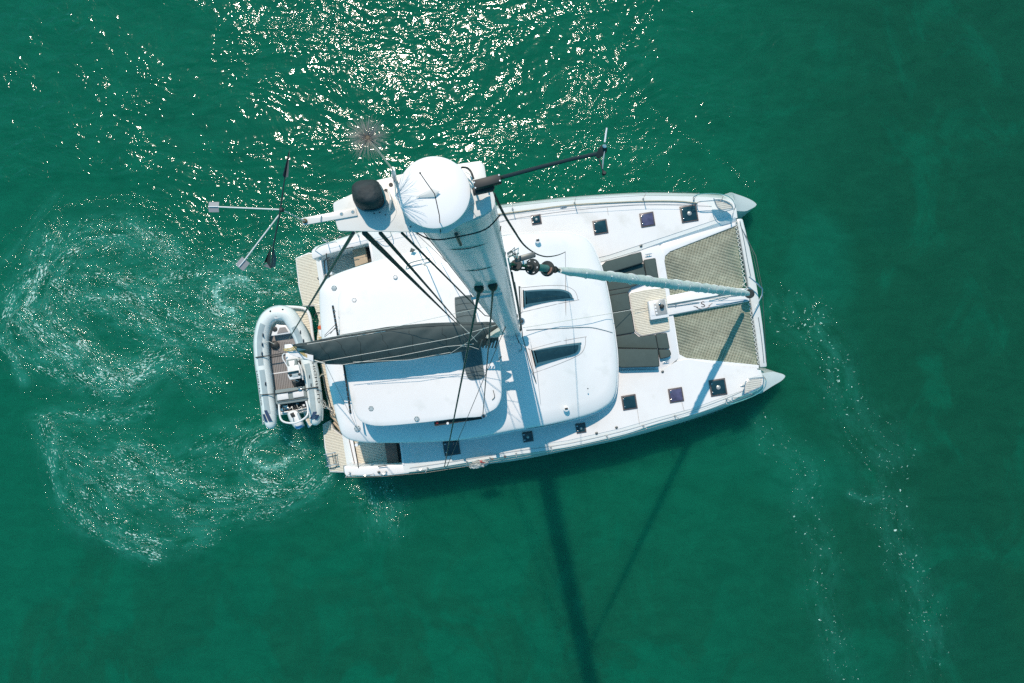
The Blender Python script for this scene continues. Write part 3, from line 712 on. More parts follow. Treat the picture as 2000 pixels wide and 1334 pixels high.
seat([(1461, 744), (1465, 741), (1490, 738), (1489, 751), (1483, 757), (1453, 770), (1456, 748)],
     [smooth([(1418, 783, 1.94), (1422, 790, 2.5), (1450, 782, 2.56), (1480, 769, 2.56), (1493, 757, 2.56), (1496, 744, 2.5), (1493, 738, 2.35), (1490, 734, 1.94)], 4, False),
      smooth([(1430, 776, 1.94), (1440, 777, 2.3), (1465, 768, 2.36), (1486, 758, 2.36), (1491, 745, 2.36), (1491, 737, 2.36)], 4, False),
      smooth([(1453, 772, 2.37), (1456, 748, 2.37), (1464, 740, 2.37), (1491, 737, 2.37)], 4, False)],
     'teak slatted seat inside the starboard bow rail')

# names on the topsides
def topside_text(s_, x0, x1, C_, D_, flip, size):
    vs, fs = text_mesh(s_, 1.0)
    w_ = max(v.x for v in vs) - min(v.x for v in vs); h_ = max(v.y for v in vs) - min(v.y for v in vs)
    a0, a1 = boat(P(x0, 800 if flip else 380, 1.3))[0], boat(P(x1, 800 if flip else 380, 1.3))[0]
    g = B(); out = []
    for v in vs:
        u = v.x / w_
        s = (a0 + a1) / 2 + u * (a1 - a0)
        f = .5 + v.y / h_ * .62 * .5 * 1.3                              # 0 at chine, 1 at deck edge
        td, tcn = np.interp(s, *D_), np.interp(s, *C_); w2 = abs(tcn) * 0
        f = min(.98, max(.03, f))
        z0, z1 = .87, 1.9 - 1.15 * .22
        t0 = tcn; t1 = td + (tcn - td) * .35
        z = z0 + (z1 - z0) * f; t = t0 + (t1 - t0) * f
        out.append(unboat(s, t + (-.035 if flip else .035), z + .012))
    g.add(out, fs); return g.obj('hull_name', wframe, cat, fixn=False, smooth_=False, label='dark boat name lettered along the %s topside' % ('starboard' if flip else 'port'))
topside_text('nomad', 1324, 1412, scv, sd, True, 1)
topside_text('nomad', 1346, 1258, pcv, pd, False, 1)

# ------------------------------------------------------------------ coachroof, hardtop, cockpit
def zroof(x):
    if x < 1030: return 3.0
    t = min(1, (x - 1030) / 178); t = t * t * (3 - 2 * t); return 3.0 - .58 * t
S_OUT = [(621, 580), (624, 620), (629, 668), (634, 710), (649, 782), (663, 836), (673, 853), (695, 862), (735, 865), (820, 864), (912, 858), (1000, 841), (1060, 832), (1110, 821), (1150, 810), (1176, 798), (1195, 782), (1204, 755), (1206, 700), (1200, 645)]
outl = [P(x, y, zroof(x)) for x, y in smooth([(621, 580)] + S_OUT[1:], 3, False)]
stb = [p for p in outl if boat(p)[1] < 0]
stb = sorted(stb, key=lambda p: 0)
OUT = stb + [mirror(p) for p in reversed(stb)]
sC = [boat(p) for p in OUT]; cs_ = sum(s for s, t in sC) / len(sC)
def crowned(OUT, rings, thick, zf=None):
    secs = []
    for f, dz in rings:
        sec = []
        for p in OUT:
            s, t = boat(p)
            ds = min(1.0, f)                                            # pull towards the long axis
            c0 = max(min(s, cs_ + 2.6), cs_ - 2.6)
            q = unboat(c0 + (s - c0) * f, t * f, 0)
            x_ = 1000 + (q.x) * FOC / (CAM_Z - 3)
            zb = p.z if zf is None else zf
            if zf is None:
                sx = unboat(c0 + (s - c0) * f, 0, 0).x + 0
                zb = p.z * f + (1 - f) * zroof(1000 + sx * FOC / 20.4)
            sec.append(Vector((q.x, q.y, zb + dz)))
        secs.append(sec)
    low = [Vector((p.x, p.y, p.z - thick)) for p in OUT]
    g = B(); g.loft([low] + secs, caps=False); n = len(OUT)
    g.f.append(list(range(n))[::-1])
    return g
RR = [(1.0, 0), (.993, .04), (.975, .075), (.93, .125), (.88, .165), (.84, .18), (.6, .20), (.35, .215), (.12, .22), (.0, .222)]
roof = crowned(OUT, RR, .07).obj('coachroof', roofm, cat, sharp=40, label='white crowned coachroof with twin front windows')
LIP = [unboat(s + (.05 if s > cs_ else -.0), t * 1.018, p.z - .13) for p, (s, t) in zip(OUT, sC) if s > -2.2]
B().prism(LIP, .05).obj('roof_lip', gel, roof, bevel=.015)
B().prism([unboat(s * .985 - (0 if s > cs_ else 0), t * .985, p.z - .075) for p, (s, t) in zip(OUT, sC) if s > -2.2], .06).obj('roof_shadow_gap', caulk, roof)  # dark block, its colour stands for the shade between roof and lip
WALL = [unboat(cs_ + (s - cs_) * .955, t * .94, p.z - .1) for p, (s, t) in zip(OUT, sC) if s > -2.6]
B().prism(WALL, 0, drop=1.86).obj('saloon_wall', gel, cat, sharp=50)
B().prism([unboat(s * 1.004 if s > 0 else s, t * 1.006, 0) + Vector((0, 0, min(p.z - .22, 2.72))) for p, (s, t) in ((w, boat(w)) for w in WALL)], .38).obj('window_band', glassd, cat, sharp=50, label='dark side windows of the saloon')
from mathutils.bvhtree import BVHTree
_bv = BVHTree.FromPolygons([tuple(v.co) for v in roof.data.vertices], [tuple(p.vertices) for p in roof.data.polygons])
def on_roof(x, y, off=0.0):
    z = 3.1
    for _ in range(4):
        p = P(x, y, z); h_ = _bv.ray_cast(Vector((p.x, p.y, 9)), Vector((0, 0, -1)))[0]
        z = (h_.z if h_ else 3.0) + off
    return P(x, y, z)
# windows let into the front of the roof
def rwin(poly, lb):
    f = 1.0
    rp_ = [on_roof(x, y) for x, y in smooth(poly, 2)]
    mx, my = sum(p[0] for p in poly) / len(poly), sum(p[1] for p in poly) / len(poly)
    rp_ += [on_roof(mx + (x - mx) * .5, my + (y - my) * .5) for x, y in poly]
    A_ = np.array([[p.x, p.y, 1] for p in rp_]); co, *_r = np.linalg.lstsq(A_, np.array([p.z for p in rp_]), rcond=None)
    up_ = float(np.max(np.array([p.z for p in rp_]) - A_ @ co)) + .02
    def surf(x, y):
        z = 3.1
        for _ in range(4):
            p = P(x, y, z); z = float(co[0] * p.x + co[1] * p.y + co[2]) + up_
        return P(x, y, z)
    cx = sum(p[0] for p in poly) / len(poly); cy = sum(p[1] for p in poly) / len(poly)
    ring = smooth(poly, 4)
    o = B().prism([surf(*p) for p in ring], .10).obj('roof_window', wframe, cat, bevel=.006, label=lb)
    inn = [(cx + (x - cx) * .90, cy + (y - cy) * .76) for x, y in ring]
    B().prism([surf(*p) + Vector((0, 0, .008)) for p in inn], .03).obj('pane', glassd, o, bevel=.004)
    big_ = [(cx + (x - cx) * 1.16 + 2, cy + (y - cy) * 1.55) for x, y in ring]
    B().tube([on_roof(x, y, .002) for x, y in big_], .007, 5, closed=True).obj('window_surround', seam, o)
rwin([(1023, 568), (1024, 567.5), (1059, 565), (1085, 564.5), (1101, 566), (1114, 572), (1119, 582), (1118, 583), (1081, 588.5), (1026, 598), (1025, 597)], 'dark curved roof window on the port side of the front')
rwin([(1040, 685), (1041, 684.5), (1088, 675), (1132, 669), (1134, 670), (1133, 681), (1124, 691), (1092, 702), (1048, 714), (1047, 713)], 'dark curved roof window on the starboard side of the front')
B().tube([on_roof(x, y, .006) for x, y in smooth([(1028, 645), (1060, 643), (1100, 641), (1149, 639.5), (1175, 644), (1196, 650)], 4, False)], .012, 6).obj('roof_conduit', wframe, roof)
for x, y, z in ((1106, 798, 3.12), (1050, 469, 3.14)):
    b_ = B().lathe(P(x, y, z), [(.09, -.05), (.09, 0), (.05, .015)], 16).obj('pad_eye_base', gel, cat)
    B().box(P(x, y, z) + Vector((0, 0, .03)), .09, .05, .05).obj('pad_eye', black, b_, bevel=.01)
B().lathe(P(1148, 759, 3.0), [(.02, 0), (.02, .03)], 8).obj('drain_plug', black, cat)

# raised hardtop panel
H_S = [(655, 640), (662, 668), (676, 742), (684, 769), (690, 795), (700, 817), (716, 828), (749, 832), (830, 825), (897, 817), (938, 814), (952, 807), (969, 797), (978, 781), (980, 760), (978, 720), (972, 690), (968, 660)]
hp = [p for p in PL(smooth(H_S, 3, False), 4.1) if boat(p)[1] < 0]
HO = hp + [mirror(p) for p in reversed(hp)]
hs = [boat(p) for p in HO]; cs_ = sum(s for s, t in hs) / len(hs)
hard = crowned(HO, [(1.0, 0), (.995, .03), (.98, .045), (.93, .06), (.6, .085), (.3, .095), (.1, .10), (.0, .101)], .07, zf=4.1).obj('hardtop', roofm, cat, sharp=40, label='raised flat white hardtop over the cockpit')
# helm bulkhead and moulding between hardtop and coachroof
B().prism([unboat(s, t * .80, 4.0) for s, t in hs if s > cs_ + 1.4], 0, drop=3.1).obj('helm_moulding', gel, cat, sharp=50, bevel=.02)
for s_, t_ in ((-4.1, 1.7), (-4.1, -1.7), (-2.2, 2.3), (-2.2, -2.3)):
    B().tube([unboat(s_, t_, 3.05), unboat(s_, t_, 4.08)], .035, 10).obj('hardtop_post', gel, cat)
for s_, t_ in ((-5.1, 2.6), (-5.1, -2.6)):
    B().tube([unboat(s_, t_, 1.0), unboat(s_, t_, 3.0)], .05, 10).obj('roof_post', gel, cat)
def vent(x, y, z, r, m=chrom):
    v_ = B().lathe(P(x, y, z), [(r, -.03), (r, .012), (r * .85, .02)], 22).obj('round_vent', m, cat, label='round plate screwed to the roof')
    for k in range(6):
        q = k * math.pi / 3
        B().lathe(P(x, y, z) + Vector((math.cos(q) * r * .78, math.sin(q) * r * .78, .02)), [(.012, 0), (.012, .006)], 8).obj('screw', black, v_)
ventb = mat('vent_plate', (.36, .44, .47), .5, vary=.3, vscale=30)
vent(653, 563, 3.17, .085, ventb); vent(692, 586, 4.17, .07, gel); vent(772, 541, 4.19, .065, gel)
vent(725, 798, 4.165, .075, ventb); vent(814, 818, 4.165, .075, ventb); vent(698, 837, 3.18, .095, ventb)
# mainsheet traveller: dark track with cars across the aft edge of the hardtop
g = B().tube([P(650, 597, 4.27), P(660, 655, 4.27), P(671, 710, 4.27), P(677, 750, 4.27), P(685, 808, 4.25)], .030, 8); trv = g.obj('mainsheet_traveller', black, cat, label='black traveller track across the aft edge of the hardtop')
for t in np.linspace(0, 1, 26):
    if .32 < t < .62: continue
    B().box(P(650 + 35 * t, 597 + 211 * t, 4.305), .035, .025, .02).obj('track_bolt', steel, trv)
for a_, b_ in (((657, 632, 4.3), (634, 655, 4.9)), ((660, 638, 4.3), (634, 658, 4.9)), ((655, 640, 4.3), (645, 652, 4.9))):
    B().tube([P(*a_), P(*b_)], .008, 6).obj('mainsheet', rope_d, cat)
B().tube([P(650, 601, 4.3), P(656, 609, 4.45)], .006, 5).obj('traveller_tail', rope_d, cat)
# grey canvas cover over the roof hatch
cv = [(888, 586), (892, 580), (917, 576), (923, 580), (930, 620), (938, 670), (944, 718), (946, 732), (941, 739), (922, 742), (914, 738), (908, 722), (900, 680), (891, 625)]
hc = B().prism([P(x, y, 4.235) for x, y in smooth(cv, 3)], .06).obj('hatch_cover', quilt, None, bevel=.02); tag(hc, 'grey quilted canvas cover lying across the hardtop under the boom', 'cover')
for yy in (584, 596, 608, 620):
    g = B(); g.tube([P(889.5 + (yy - 584) * .07, yy, 4.24), P(905, yy - 3.5, 4.245), P(924.5 + (yy - 584) * .17, yy - 5, 4.24)], .006, 5); g.obj('stitch_seam', bagm, hc)
for yy in (728, 736):
    B().tube([P(911, yy + 2, 4.24), P(943, yy - 4, 4.24)], .006, 5).obj('stitch_seam', bagm, hc)
# port handrail and winch cluster
B().tube([P(*p) for p in smooth([(793, 527, 3.2), (796, 518, 3.3), (806, 512, 3.32), (836, 505, 3.32), (838, 507, 3.2)], 4, False)], .018, 8).obj('handrail', steel, cat)
B().tube([P(*p) for p in smooth([(762, 452, 1.94), (763, 462, 2.2), (745, 467, 2.2), (735, 469, 1.94)], 4, False)], .012, 8).obj('grab_loop', steel, cat)
g = B(); strip(g, [(850, 828), (940, 814)], 3.9, .12, .10); g.obj('sheet_pocket', black, cat, label='dark rope pocket under the starboard edge of the hardtop')
B().lathe(P(854, 824.5, 3.97), [(.04, 0), (.045, .03), (.02, .05)], 10).obj('red_light', redm, cat)
winch(945, 812, 4.0, .07)
# little pyramid sheave base on port roof
B().loft([[P(803, 484, 3.2), P(800, 492, 3.2), P(806, 493, 3.2), P(812, 488, 3.2)], [P(805, 487, 3.3), P(804, 489, 3.3), P(806, 490, 3.3), P(807, 488, 3.3)]]).obj('line_organiser', wire, cat)

# ------------- starboard and port aft: bulwarks, stairs, platforms
def aft_side(mir):
    tr = (lambda p: mirror(p)) if mir else (lambda p: p)
    sd_ = 'port' if mir else 'starboard'
    def pr(name, poly, z, th, m, bevel=.01, par=cat, **k):
        return B().prism([tr(p) for p in PL(poly, z)], th).obj(name, m, par, bevel=bevel, **k)
    # bulwark: rounded top rail outboard of the cockpit side
    pr('bulwark', rounded([(671, 911), (697, 912), (786, 908), (800, 908), (800, 924), (755, 929), (678, 931), (673, 926)], 3), 1.9, .95, gel, .05, label='rounded white %s quarter bulwark' % sd_)
    pr('cockpit_sill', [(678.5, 856), (689, 857), (702, 925), (694, 928)], 1.20, .3, gel, .01)
    pr('door_seal', [(681, 858), (682.5, 858), (697.5, 925), (696, 925)], 1.212, .02, caulk, 0)
    pr('teak_caulking', [(689, 858), (752, 862), (758, 908), (701, 914)], 1.05, .05, caulk, 0)
    B().tube([tr(P(691, 861, 1.9)), tr(P(700.5, 914, 1.9))], .016, 8).obj('gate_bar', black, cat)
    pr('locker_seat', [(751, 866), (773.5, 866), (779.5, 909), (757, 907)], 1.42, .4, wood, .01, label='brown padded step beside the %s cockpit' % sd_)
    pr('step_riser', [(773.5, 866), (781, 866), (786, 909), (779.5, 909)], 1.30, .3, black, 0)
    pr('deck_moulding', [(781, 860), (786, 860), (790, 909), (785.5, 909)], 1.93, .9, gel, .01)
    B().tube([tr(P(*p)) for p in smooth([(681, 926, 1.92), (695, 929, 2.4), (722, 928, 2.45), (729, 924, 1.95)], 4, False)], .012, 8).obj('quarter_rail', steel, cat)
    B().tube([tr(P(738, 911, 2.0)), tr(P(755, 909, 2.0))], .014, 6).obj('grab_handle', black, cat)
    return tr
aft_side(False); aft_side(True)
def trplanks(poly, z, m, name, tr=None, **k): return planks(poly, z, m, name, **k)
planks([(689, 858), (752, 862), (757.5, 907), (701, 913)], 1.065, teak, 'teak_planking', label='teak planks of the starboard cockpit entrance')
planks([(634, 500), (694, 482), (700, 530), (640, 560)], 1.065, teak, 'teak_planking', label='teak planks of the port cockpit entrance')
# cockpit floor under the roof
B().prism(PL([(628, 505), (706, 485), (770, 890), (690, 910), (672, 855), (640, 720), (630, 600)], 1.02), .5).obj('cockpit_floor', gel, cat)
# swim platforms
def platform(poly, z, lb, edge=1.8):
    p_ = B().pp(poly, z, .20).obj('swim_platform', gel, cat, bevel=.015, label=lb)
    cx = sum(p[0] for p in poly) / len(poly); cy = sum(p[1] for p in poly) / len(poly)
    inn = []
    for x, y in poly:
        d_ = math.hypot(x - cx, y - cy); k = max(0, 1 - edge / d_); inn.append((cx + (x - cx) * k, cy + (y - cy) * k))
    B().pp(inn, z + .006, .01).obj('teak_caulking', caulk, p_)
    planks(inn, z + .018, teak, 'teak_planking', par=p_)
    return p_
sp = platform([(630, 829), (644, 821), (652, 838), (682, 862), (692, 908), (671, 911), (672, 923), (644, 922), (634, 874)], .55, 'starboard teak swim platform with folded boarding ladder')
platform([(577, 504), (603, 493), (622, 497), (640, 560), (642, 598), (592, 598), (583, 560)], .55, 'port teak swim platform')
platform([(613, 594), (645, 594), (652, 700), (676, 840), (664, 845), (646, 812), (634, 760), (624, 700), (619, 660), (623, 625)], .62, 'teak landing along the stern between the two hulls', 1.0)
# stairs from starboard platform, tan
for i, poly in enumerate(([(645, 813), (651, 808), (686, 842), (680, 850)], [(650, 826), (656, 821), (684, 852), (681, 862)])):
    bar('stern_step', poly, .86 - .14 * i, .2, teaks, bevel=.01)
    B().tube(PL([poly[0], poly[3]], .87 - .14 * i), .009, 6).obj('step_edge', caulk, cat)
B().lathe(P(675.5, 869, .57), [(.05, 0), (.05, .02), (.02, .03)], 14).obj('shower_box', wire, cat)
B().lathe(P(623, 544, .57), [(.05, 0), (.05, .02), (.02, .03)], 14).obj('shower_box', wire, cat)
# folded ladder
lad = B().tube(PL([(632, 888), (644, 886), (656, 883)], .75), .016, 8).obj('boarding_ladder', steel, cat, label='folded steel boarding ladder at the edge of the starboard platform')
B().tube(PL([(636, 911), (650, 908), (660, 906)], .75), .016, 8).obj('ladder_rail', steel, lad)
for x0, y0, x1, y1 in ((654, 884, 658, 906), (649, 886, 653, 907), (638, 889, 642, 909), (636, 889, 640, 910)):
    B().tube(PL([(x0, y0), (x1, y1)], .73), .011, 6).obj('ladder_rung', steel if x0 < 640 else black, lad)
B().tube(PL([(643, 915), (652, 915), (657, 911), (660, 908)], .62), .010, 6).obj('ladder_line', rope_d, lad)
# aft coaming rail of port stair
bar('cockpit_gate', [(620, 485), (623, 484), (634, 549), (630, 551)], 1.75, .10, gel, bevel=.01, label='white gate beam above the port stern steps')
B().tube(PL([(636, 550), (634, 512), (636, 506), (645, 502)], 1.9), .014, 8).obj('gate_bar', black, cat)
for x, y in ((645, 497), (676, 491)): B().box(P(x, y, 1.5), .06, .05, .04).obj('hinge', steel, cat, bevel=.005)
bar('locker_seat', [(688, 487), (712, 480), (719, 512), (694, 521)], 1.5, .12, teaks, bevel=.01, label='pale teak step beside the port cockpit')

# stern clutter: pole rail along landing, looped rails, lines
B().tube([P(632, 733, 1.5), P(640, 770, 1.5), P(648, 800, 1.5)], .018, 8).obj('stern_rail', black, cat)
B().tube([P(624, 737, 1.4), P(629, 731, 1.45), P(636, 731, 1.5)], .018, 8).obj('rail_elbow', jackl, cat)
for k, pts in enumerate(([(643, 797), (646, 806), (651, 808), (649, 796), (643, 797)], [(640, 790), (645, 802), (652, 806)])):
    B().tube(PL(smooth(pts, 4, False), 1.4), .014, 6).obj('stern_rail', wire, cat)
B().tube(PL(smooth([(614, 618), (618, 612), (628, 611), (630, 625), (629, 640), (631, 652)], 4, False), 1.6), .016, 8).obj('stern_rail', black, cat)
B().tube(PL(smooth([(614, 618), (620, 625), (621, 614), (625, 612)], 4, False), 1.5), .010, 6).obj('stern_line', rope_d, cat)
rnd = random.Random(9)
for k in range(7):
    x0, y0 = 628 + rnd.uniform(-4, 4), 784 + rnd.uniform(-4, 6)
    pts = [(x0, y0), (x0 + rnd.uniform(2, 6), y0 + rnd.uniform(3, 8)), (x0 + rnd.uniform(4, 10), y0 + rnd.uniform(5, 12)), (646, 800 + rnd.uniform(-3, 3))]
    B().tube(PL(smooth(pts, 3, False), 1.35 + .03 * k), .008, 5).obj('stern_line', rope_w if k % 2 else wire, cat)

# ------------------------------------------------------------------ mast, boom, sails, rigging
MT = P(884, 400, 19.5)                                                # centre of the mast under the masthead plate
RAKE = (MT - W0) / (19.5 - 3.0)
def mast_at(z, du=0.0, dv=0.0):
    return W0 + RAKE * (z - 3.0) + FWD * du + PORT * dv
secs = []
for z in np.linspace(2.9, 19.5, 24):
    sec = []
    for k in range(28):
        q = 2 * math.pi * k / 28
        cx, sx = math.cos(q), math.sin(q)
        sec.append(mast_at(z) + FWD * (.245 * math.copysign(abs(cx) ** .8, cx)) + PORT * (.115 * math.copysign(abs(sx) ** .8, sx)))
    secs.append(sec)
B().loft(secs).obj('mast', mastm, cat, sharp=60, label='tall glossy white mast seen end on, leaning towards the camera')
B().lathe(W0 + Vector((0, 0, .13)), [(.40, 0), (.38, .05), (.30, .10), (.28, .14)], 24).obj('mast_collar', gel, cat)
# mast track, fittings along the starboard face
B().tube([mast_at(z, -.25, 0) for z in (3.4, 8, 13, 19.4)], .014, 6).obj('mast_track', black, cat)
for z in (18.7, 17.6):
    g = B(); g.tube([mast_at(z, .25 * math.cos(q), .12 * math.sin(q)) for q in np.linspace(math.pi, 2 * math.pi, 14)], .0035, 5); g.obj('mast_joint', black, cat)
g = B(); g.tube([Vector(q_) for q_ in smooth([tuple(mast_at(19.45, -.29, .0)), tuple(mast_at(19.35, -.26, -.08)), tuple(mast_at(19.32, -.16, -.145)), tuple(mast_at(19.34, 0, -.155)), tuple(mast_at(19.38, .16, -.145)), tuple(mast_at(19.45, .26, -.09))], 5, False)], .0045, 6); g.obj('masthead_cable', black, cat)
B().tube([mast_at(19.3, -.02, -.13), mast_at(19.05, -.02, -.15)], .012, 8).obj('steaming_light', wire, cat)
# halyards and conduit by the forward face
for k, (du, z0, z1, r_, m_) in enumerate(((.27, 4.0, 16.6, .012, rope_d), (.285, 4.0, 15.5, .009, wire), (.26, 3.4, 17.2, .008, rope_w))):
    B().tube([mast_at(z0 + (z1 - z0) * t, du + .02 * math.sin(3 * t), -.05 + .03 * k) for t in np.linspace(0, 1, 8)], r_, 6).obj('halyard', m_, cat)
B().tube([P(785, 455, 19.4), mast_at(11, -.33, .0), P(984, 622, 5.6)], .0085, 6).obj('main_halyard', rope_d, cat, label='dark main halyard aft of the mast')
# spreader-root crosspiece and fittings at the hounds
HOUND = 16.4
g = B(); g.box(mast_at(15.6, -.05, -.14), .36, .03, .035, FWD, PORT); g.obj('spreader_bracket', mastm, cat, bevel=.005)
for du in (-.085, .06):
    f = B().lathe(mast_at(HOUND, du, -.12), [(.045, -.22), (.052, -.05), (.04, .04), (.02, .07)], 12).obj('shroud_fitting', black, cat)
# shrouds: starboard and mirrored to port
def shroud(z, du, px, py, zb, r0, name='shroud', nm=None):
    a_ = mast_at(z, du, -.13); b_ = P(px, py, zb)
    B().tube([a_, a_ + (b_ - a_) * .03, b_], [r0 * 1.6, r0, r0], 8).obj(name, wire, cat, label=nm)
    s, t = boat(b_); B().tube([mast_at(z, du, .13), unboat(s, -t, zb)], r0, 8).obj(name, wire, cat)
    for sg in (1, -1):
        p_ = b_ if sg == 1 else unboat(s, -t, zb)
        d_ = (mast_at(z, du, -.13 * sg) - p_).normalized()
        B().tube([p_, p_ + d_ * .35], .014, 8).obj('turnbuckle', steel, cat)
shroud(HOUND - .1, -.085, 868, 912, 1.95, .015)
shroud(HOUND - .1, .06, 943, 812, 3.9, .011)
shroud(8.6, -.05, 873, 911, 1.95, .008)
# lines from the masthead going aft
B().tube([P(690, 455, 19.4), P(563, 664, 5.2)], .0115, 8).obj('topping_lift', wire, cat)
B().tube([P(712, 455, 19.4), P(893, 633, 5.9)], [.0170, .010], 8).obj('halyard', rope_d, cat)
B().tube([P(743, 455, 19.4), P(899, 633, 5.9)], [.0120, .010], 8).obj('halyard', rope_d, cat)
# loose dark cable looping down from the masthead bracket
q = smooth([(964, 378, 19.3), (984, 418, 18.4), (1003, 449, 17.5), (1022, 477, 16.5), (1044, 494, 15.2), (1064, 501, 13.6), (1082, 500, 11.5), (1096, 496, 8.5), (1104, 492, 6.0)], 4, False)
B().tube([P(*p) for p in q], .0095, 6).obj('hanging_cable', rope_d, cat, label='slack dark cable looping down forward of the mast')
B().tube([P(1104, 492, 6.0), on_roof(1104.6, 530, .01), on_roof(1105, 600, .01), on_roof(1106, 700, .01)], .006, 5).obj('roof_shadow_line', wire, cat)  # dark tube run down and along the roof, drawn for a thin cast shadow
# long thin lines over the coachroof
B().tube([P(1022, 640, 3.6), P(1200, 611, 2.75), P(1234, 605, 2.12)], .009, 6).obj('foredeck_line', rope_w, cat)
B().tube([P(1014, 560, 13.0), P(1017, 620, 7.5), P(1021, 660, 4.4), P(1047, 747, 3.24)], .012, 6).obj('lee_runner', rope_d, cat)
B().tube([P(1034, 660, 3.5), P(1048, 720, 3.3), P(1056, 790, 3.2)], .003, 5).obj('thin_line', wire, cat)
# gooseneck clutter: winch, clutches, blocks
winch(1018, 628, 4.0, .10)
B().box(P(1006, 618, 4.6), .16, .10, .10).obj('halyard_clutch', black, cat, bevel=.01)
B().lathe(P(998, 620, 4.7), [(.11, -.08), (.12, 0), (.10, .06), (.04, .08)], 18).obj('mast_winch', wire, cat)
for x, y, z in ((1004, 642, 4.0), (1008, 650, 3.8), (1012, 655, 3.7), (1015, 645, 3.6)):
    B().box(P(x, y, z), .09, .06, .07).obj('turning_block', black if x % 2 else steel, cat, bevel=.012)
for k, pts in enumerate(([(1008, 655, 3.4), (1014, 668, 3.35), (1019, 676, 3.3), (1018, 684, 3.28), (1013, 686, 3.26)], [(1000, 640, 3.9), (1010, 660, 3.5), (1013, 670, 3.4)],
                         [(974, 700, 4.3), (980, 696, 4.4), (972, 706, 4.25)], [(963, 762, 4.2), (966, 775, 4.2), (961, 781, 4.2)], [(1015, 618, 4.6), (1016, 650, 3.9)])):
    B().tube([P(*p) for p in smooth(pts, 4, False)], .009, 6).obj('coiled_line', rope_d if k % 2 else wire, cat)
# hardware on the front of the mast near the hounds
for k in range(7):
    B().tube([mast_at(16.9 + .06 * k, .26, .04), mast_at(16.95 + .05 * k, .30 + .035 * (k % 3), .10 - .02 * (k % 4)), mast_at(16.9 + .05 * k, .33 + .02 * (k % 2), .02)], .005, 6).obj('cable_loop', steel if k % 2 else wire, cat)
B().box(mast_at(17.0, .42, .02), .20, .05, .05, (FWD + PORT * .12).normalized(), (PORT - FWD * .12).normalized()).obj('halyard_lead', wire, cat, bevel=.008, label='dark halyard lead standing off the front of the mast')
B().lathe(mast_at(16.7, .33, 0), [(.05, -.03), (.06, 0), (.05, .04)], 14).obj('sheave', black, cat)
# forestay, furler and furled genoa
FA = mast_at(16.85, .27, 0); FB = P(1466, 574, 2.15)
fd = (FB - FA).normalized()
def stay(t): return FA + (FB - FA) * t
B().tube([stay(0), stay(.08)], .016, 8).obj('forestay_toggle', steel, cat)
B().box(stay(.012) + PORT * .03, .16, .055, .03, (FWD), PORT).obj('mast_bracket', mastm, cat, bevel=.01)
B().tube([stay(.0) + PORT * -.05, stay(.03) + PORT * -.03], .010, 8).obj('anti_wrap_bar', black, cat)
def disc(t, r, m, nm, lb=None):
    return B().lathe(stay(t), [(r, -.012), (r * 1.04, 0), (r, .012), (r * .45, .02), (r * .35, .05)], 28, axis=-fd).obj(nm, m, cat, label=lb)
d1 = disc(.0305, .082, black, 'furler_guard_disc', 'black perforated disc at the top of the furled genoa')
ax = fd.cross(PORT).normalized(); ay = fd.cross(ax)
for k in range(6):
    q = k * math.pi / 3 + .3
    B().lathe(stay(.0305) + (ax * math.cos(q) + ay * math.sin(q)) * .058 - fd * .012, [(.011, 0), (.011, .004)], 12, axis=-fd).obj('disc_hole', gel, d1)
B().tube([stay(.034), stay(.058)], .040, 14).obj('furler_swivel', mat('green_sleeve', (.10, .26, .24), .35), cat)
d2 = disc(.0535, .082, black, 'furler_guard_disc', 'second black disc with a brown ring, just below the first on the forestay')
B().tube([stay(.052) + (ax * math.cos(q) + ay * math.sin(q)) * .060 for q in np.linspace(0, 4.2, 18)], .012, 6).obj('brown_ring', dial, d2)
B().lathe(stay(.066), [(.035, -.03), (.04, 0), (.03, .04)], 12, axis=fd).obj('halyard_swivel', black, cat)
B().tube([stay(.066), stay(.078)], .016, 8).obj('head_strop', black, cat)
secs = []
for i in range(150):
    t = .074 + (.962 - .074) * i / 149
    r = float(np.interp(t, [.074, .09, .12, .25, .45, .7, .85, .94, .962], [.030, .046, .055, .072, .088, .098, .094, .078, .066]))
    wrap = (stay(t) - FA).length
    sec = []
    for k in range(20):
        q = 2 * math.pi * k / 20
        ph = (q - wrap * 5.2) % (2 * math.pi)
        rr = r * (1 + .16 * max(0, 1 - ph / 1.4) - .05 * math.sin(3 * q + wrap * 2.1) + .03 * mnoise.noise(Vector((wrap * 3, q, 0))))
        sec.append(stay(t) + (ax * math.cos(q) + ay * math.sin(q)) * rr)
    secs.append(sec)
gen = B().loft(secs).obj('furled_genoa', genoam, cat, sharp=55, label='pale grey furled genoa wrapped tightly round the forestay')
for k in range(15):                                                   # stitched edges of the UV strip
    t0 = .10 + (.94 - .10) * (k + .3) / 15
    r = float(np.interp(t0, [.074, .09, .12, .25, .45, .7, .85, .94, .962], [.030, .046, .055, .072, .088, .098, .094, .078, .066])) * 1.10
    pts = [stay(t0 + .010 * j / 8 * 1.6) + (ax * math.cos(q) + ay * math.sin(q)) * r for j, q in enumerate(np.linspace(.2, 3.4, 9))]
    pts2 = [stay(t0 + .010 * j / 8 * 1.6) + (ax * math.cos(q) + ay * math.sin(q)) * r for j, q in enumerate(np.linspace(3.3, 6.4, 9))]
    B().tube(pts, .009, 5).obj('leech_tape', gel, gen); B().tube(pts2, .009, 5).obj('leech_tape', gel, gen)
B().lathe(stay(.985), [(.13, -.05), (.145, -.03), (.07, -.02), (.07, .05), (.145, .06), (.12, .08)], 26, axis=-fd).obj('furling_drum', black, cat, label='black furling drum at the bow end of the forestay')
B().tube([P(1402, 577, 2.3), P(1430, 570, 2.4), P(1455, 574, 2.2)], .014, 6).obj('furling_line', rope_d, cat)
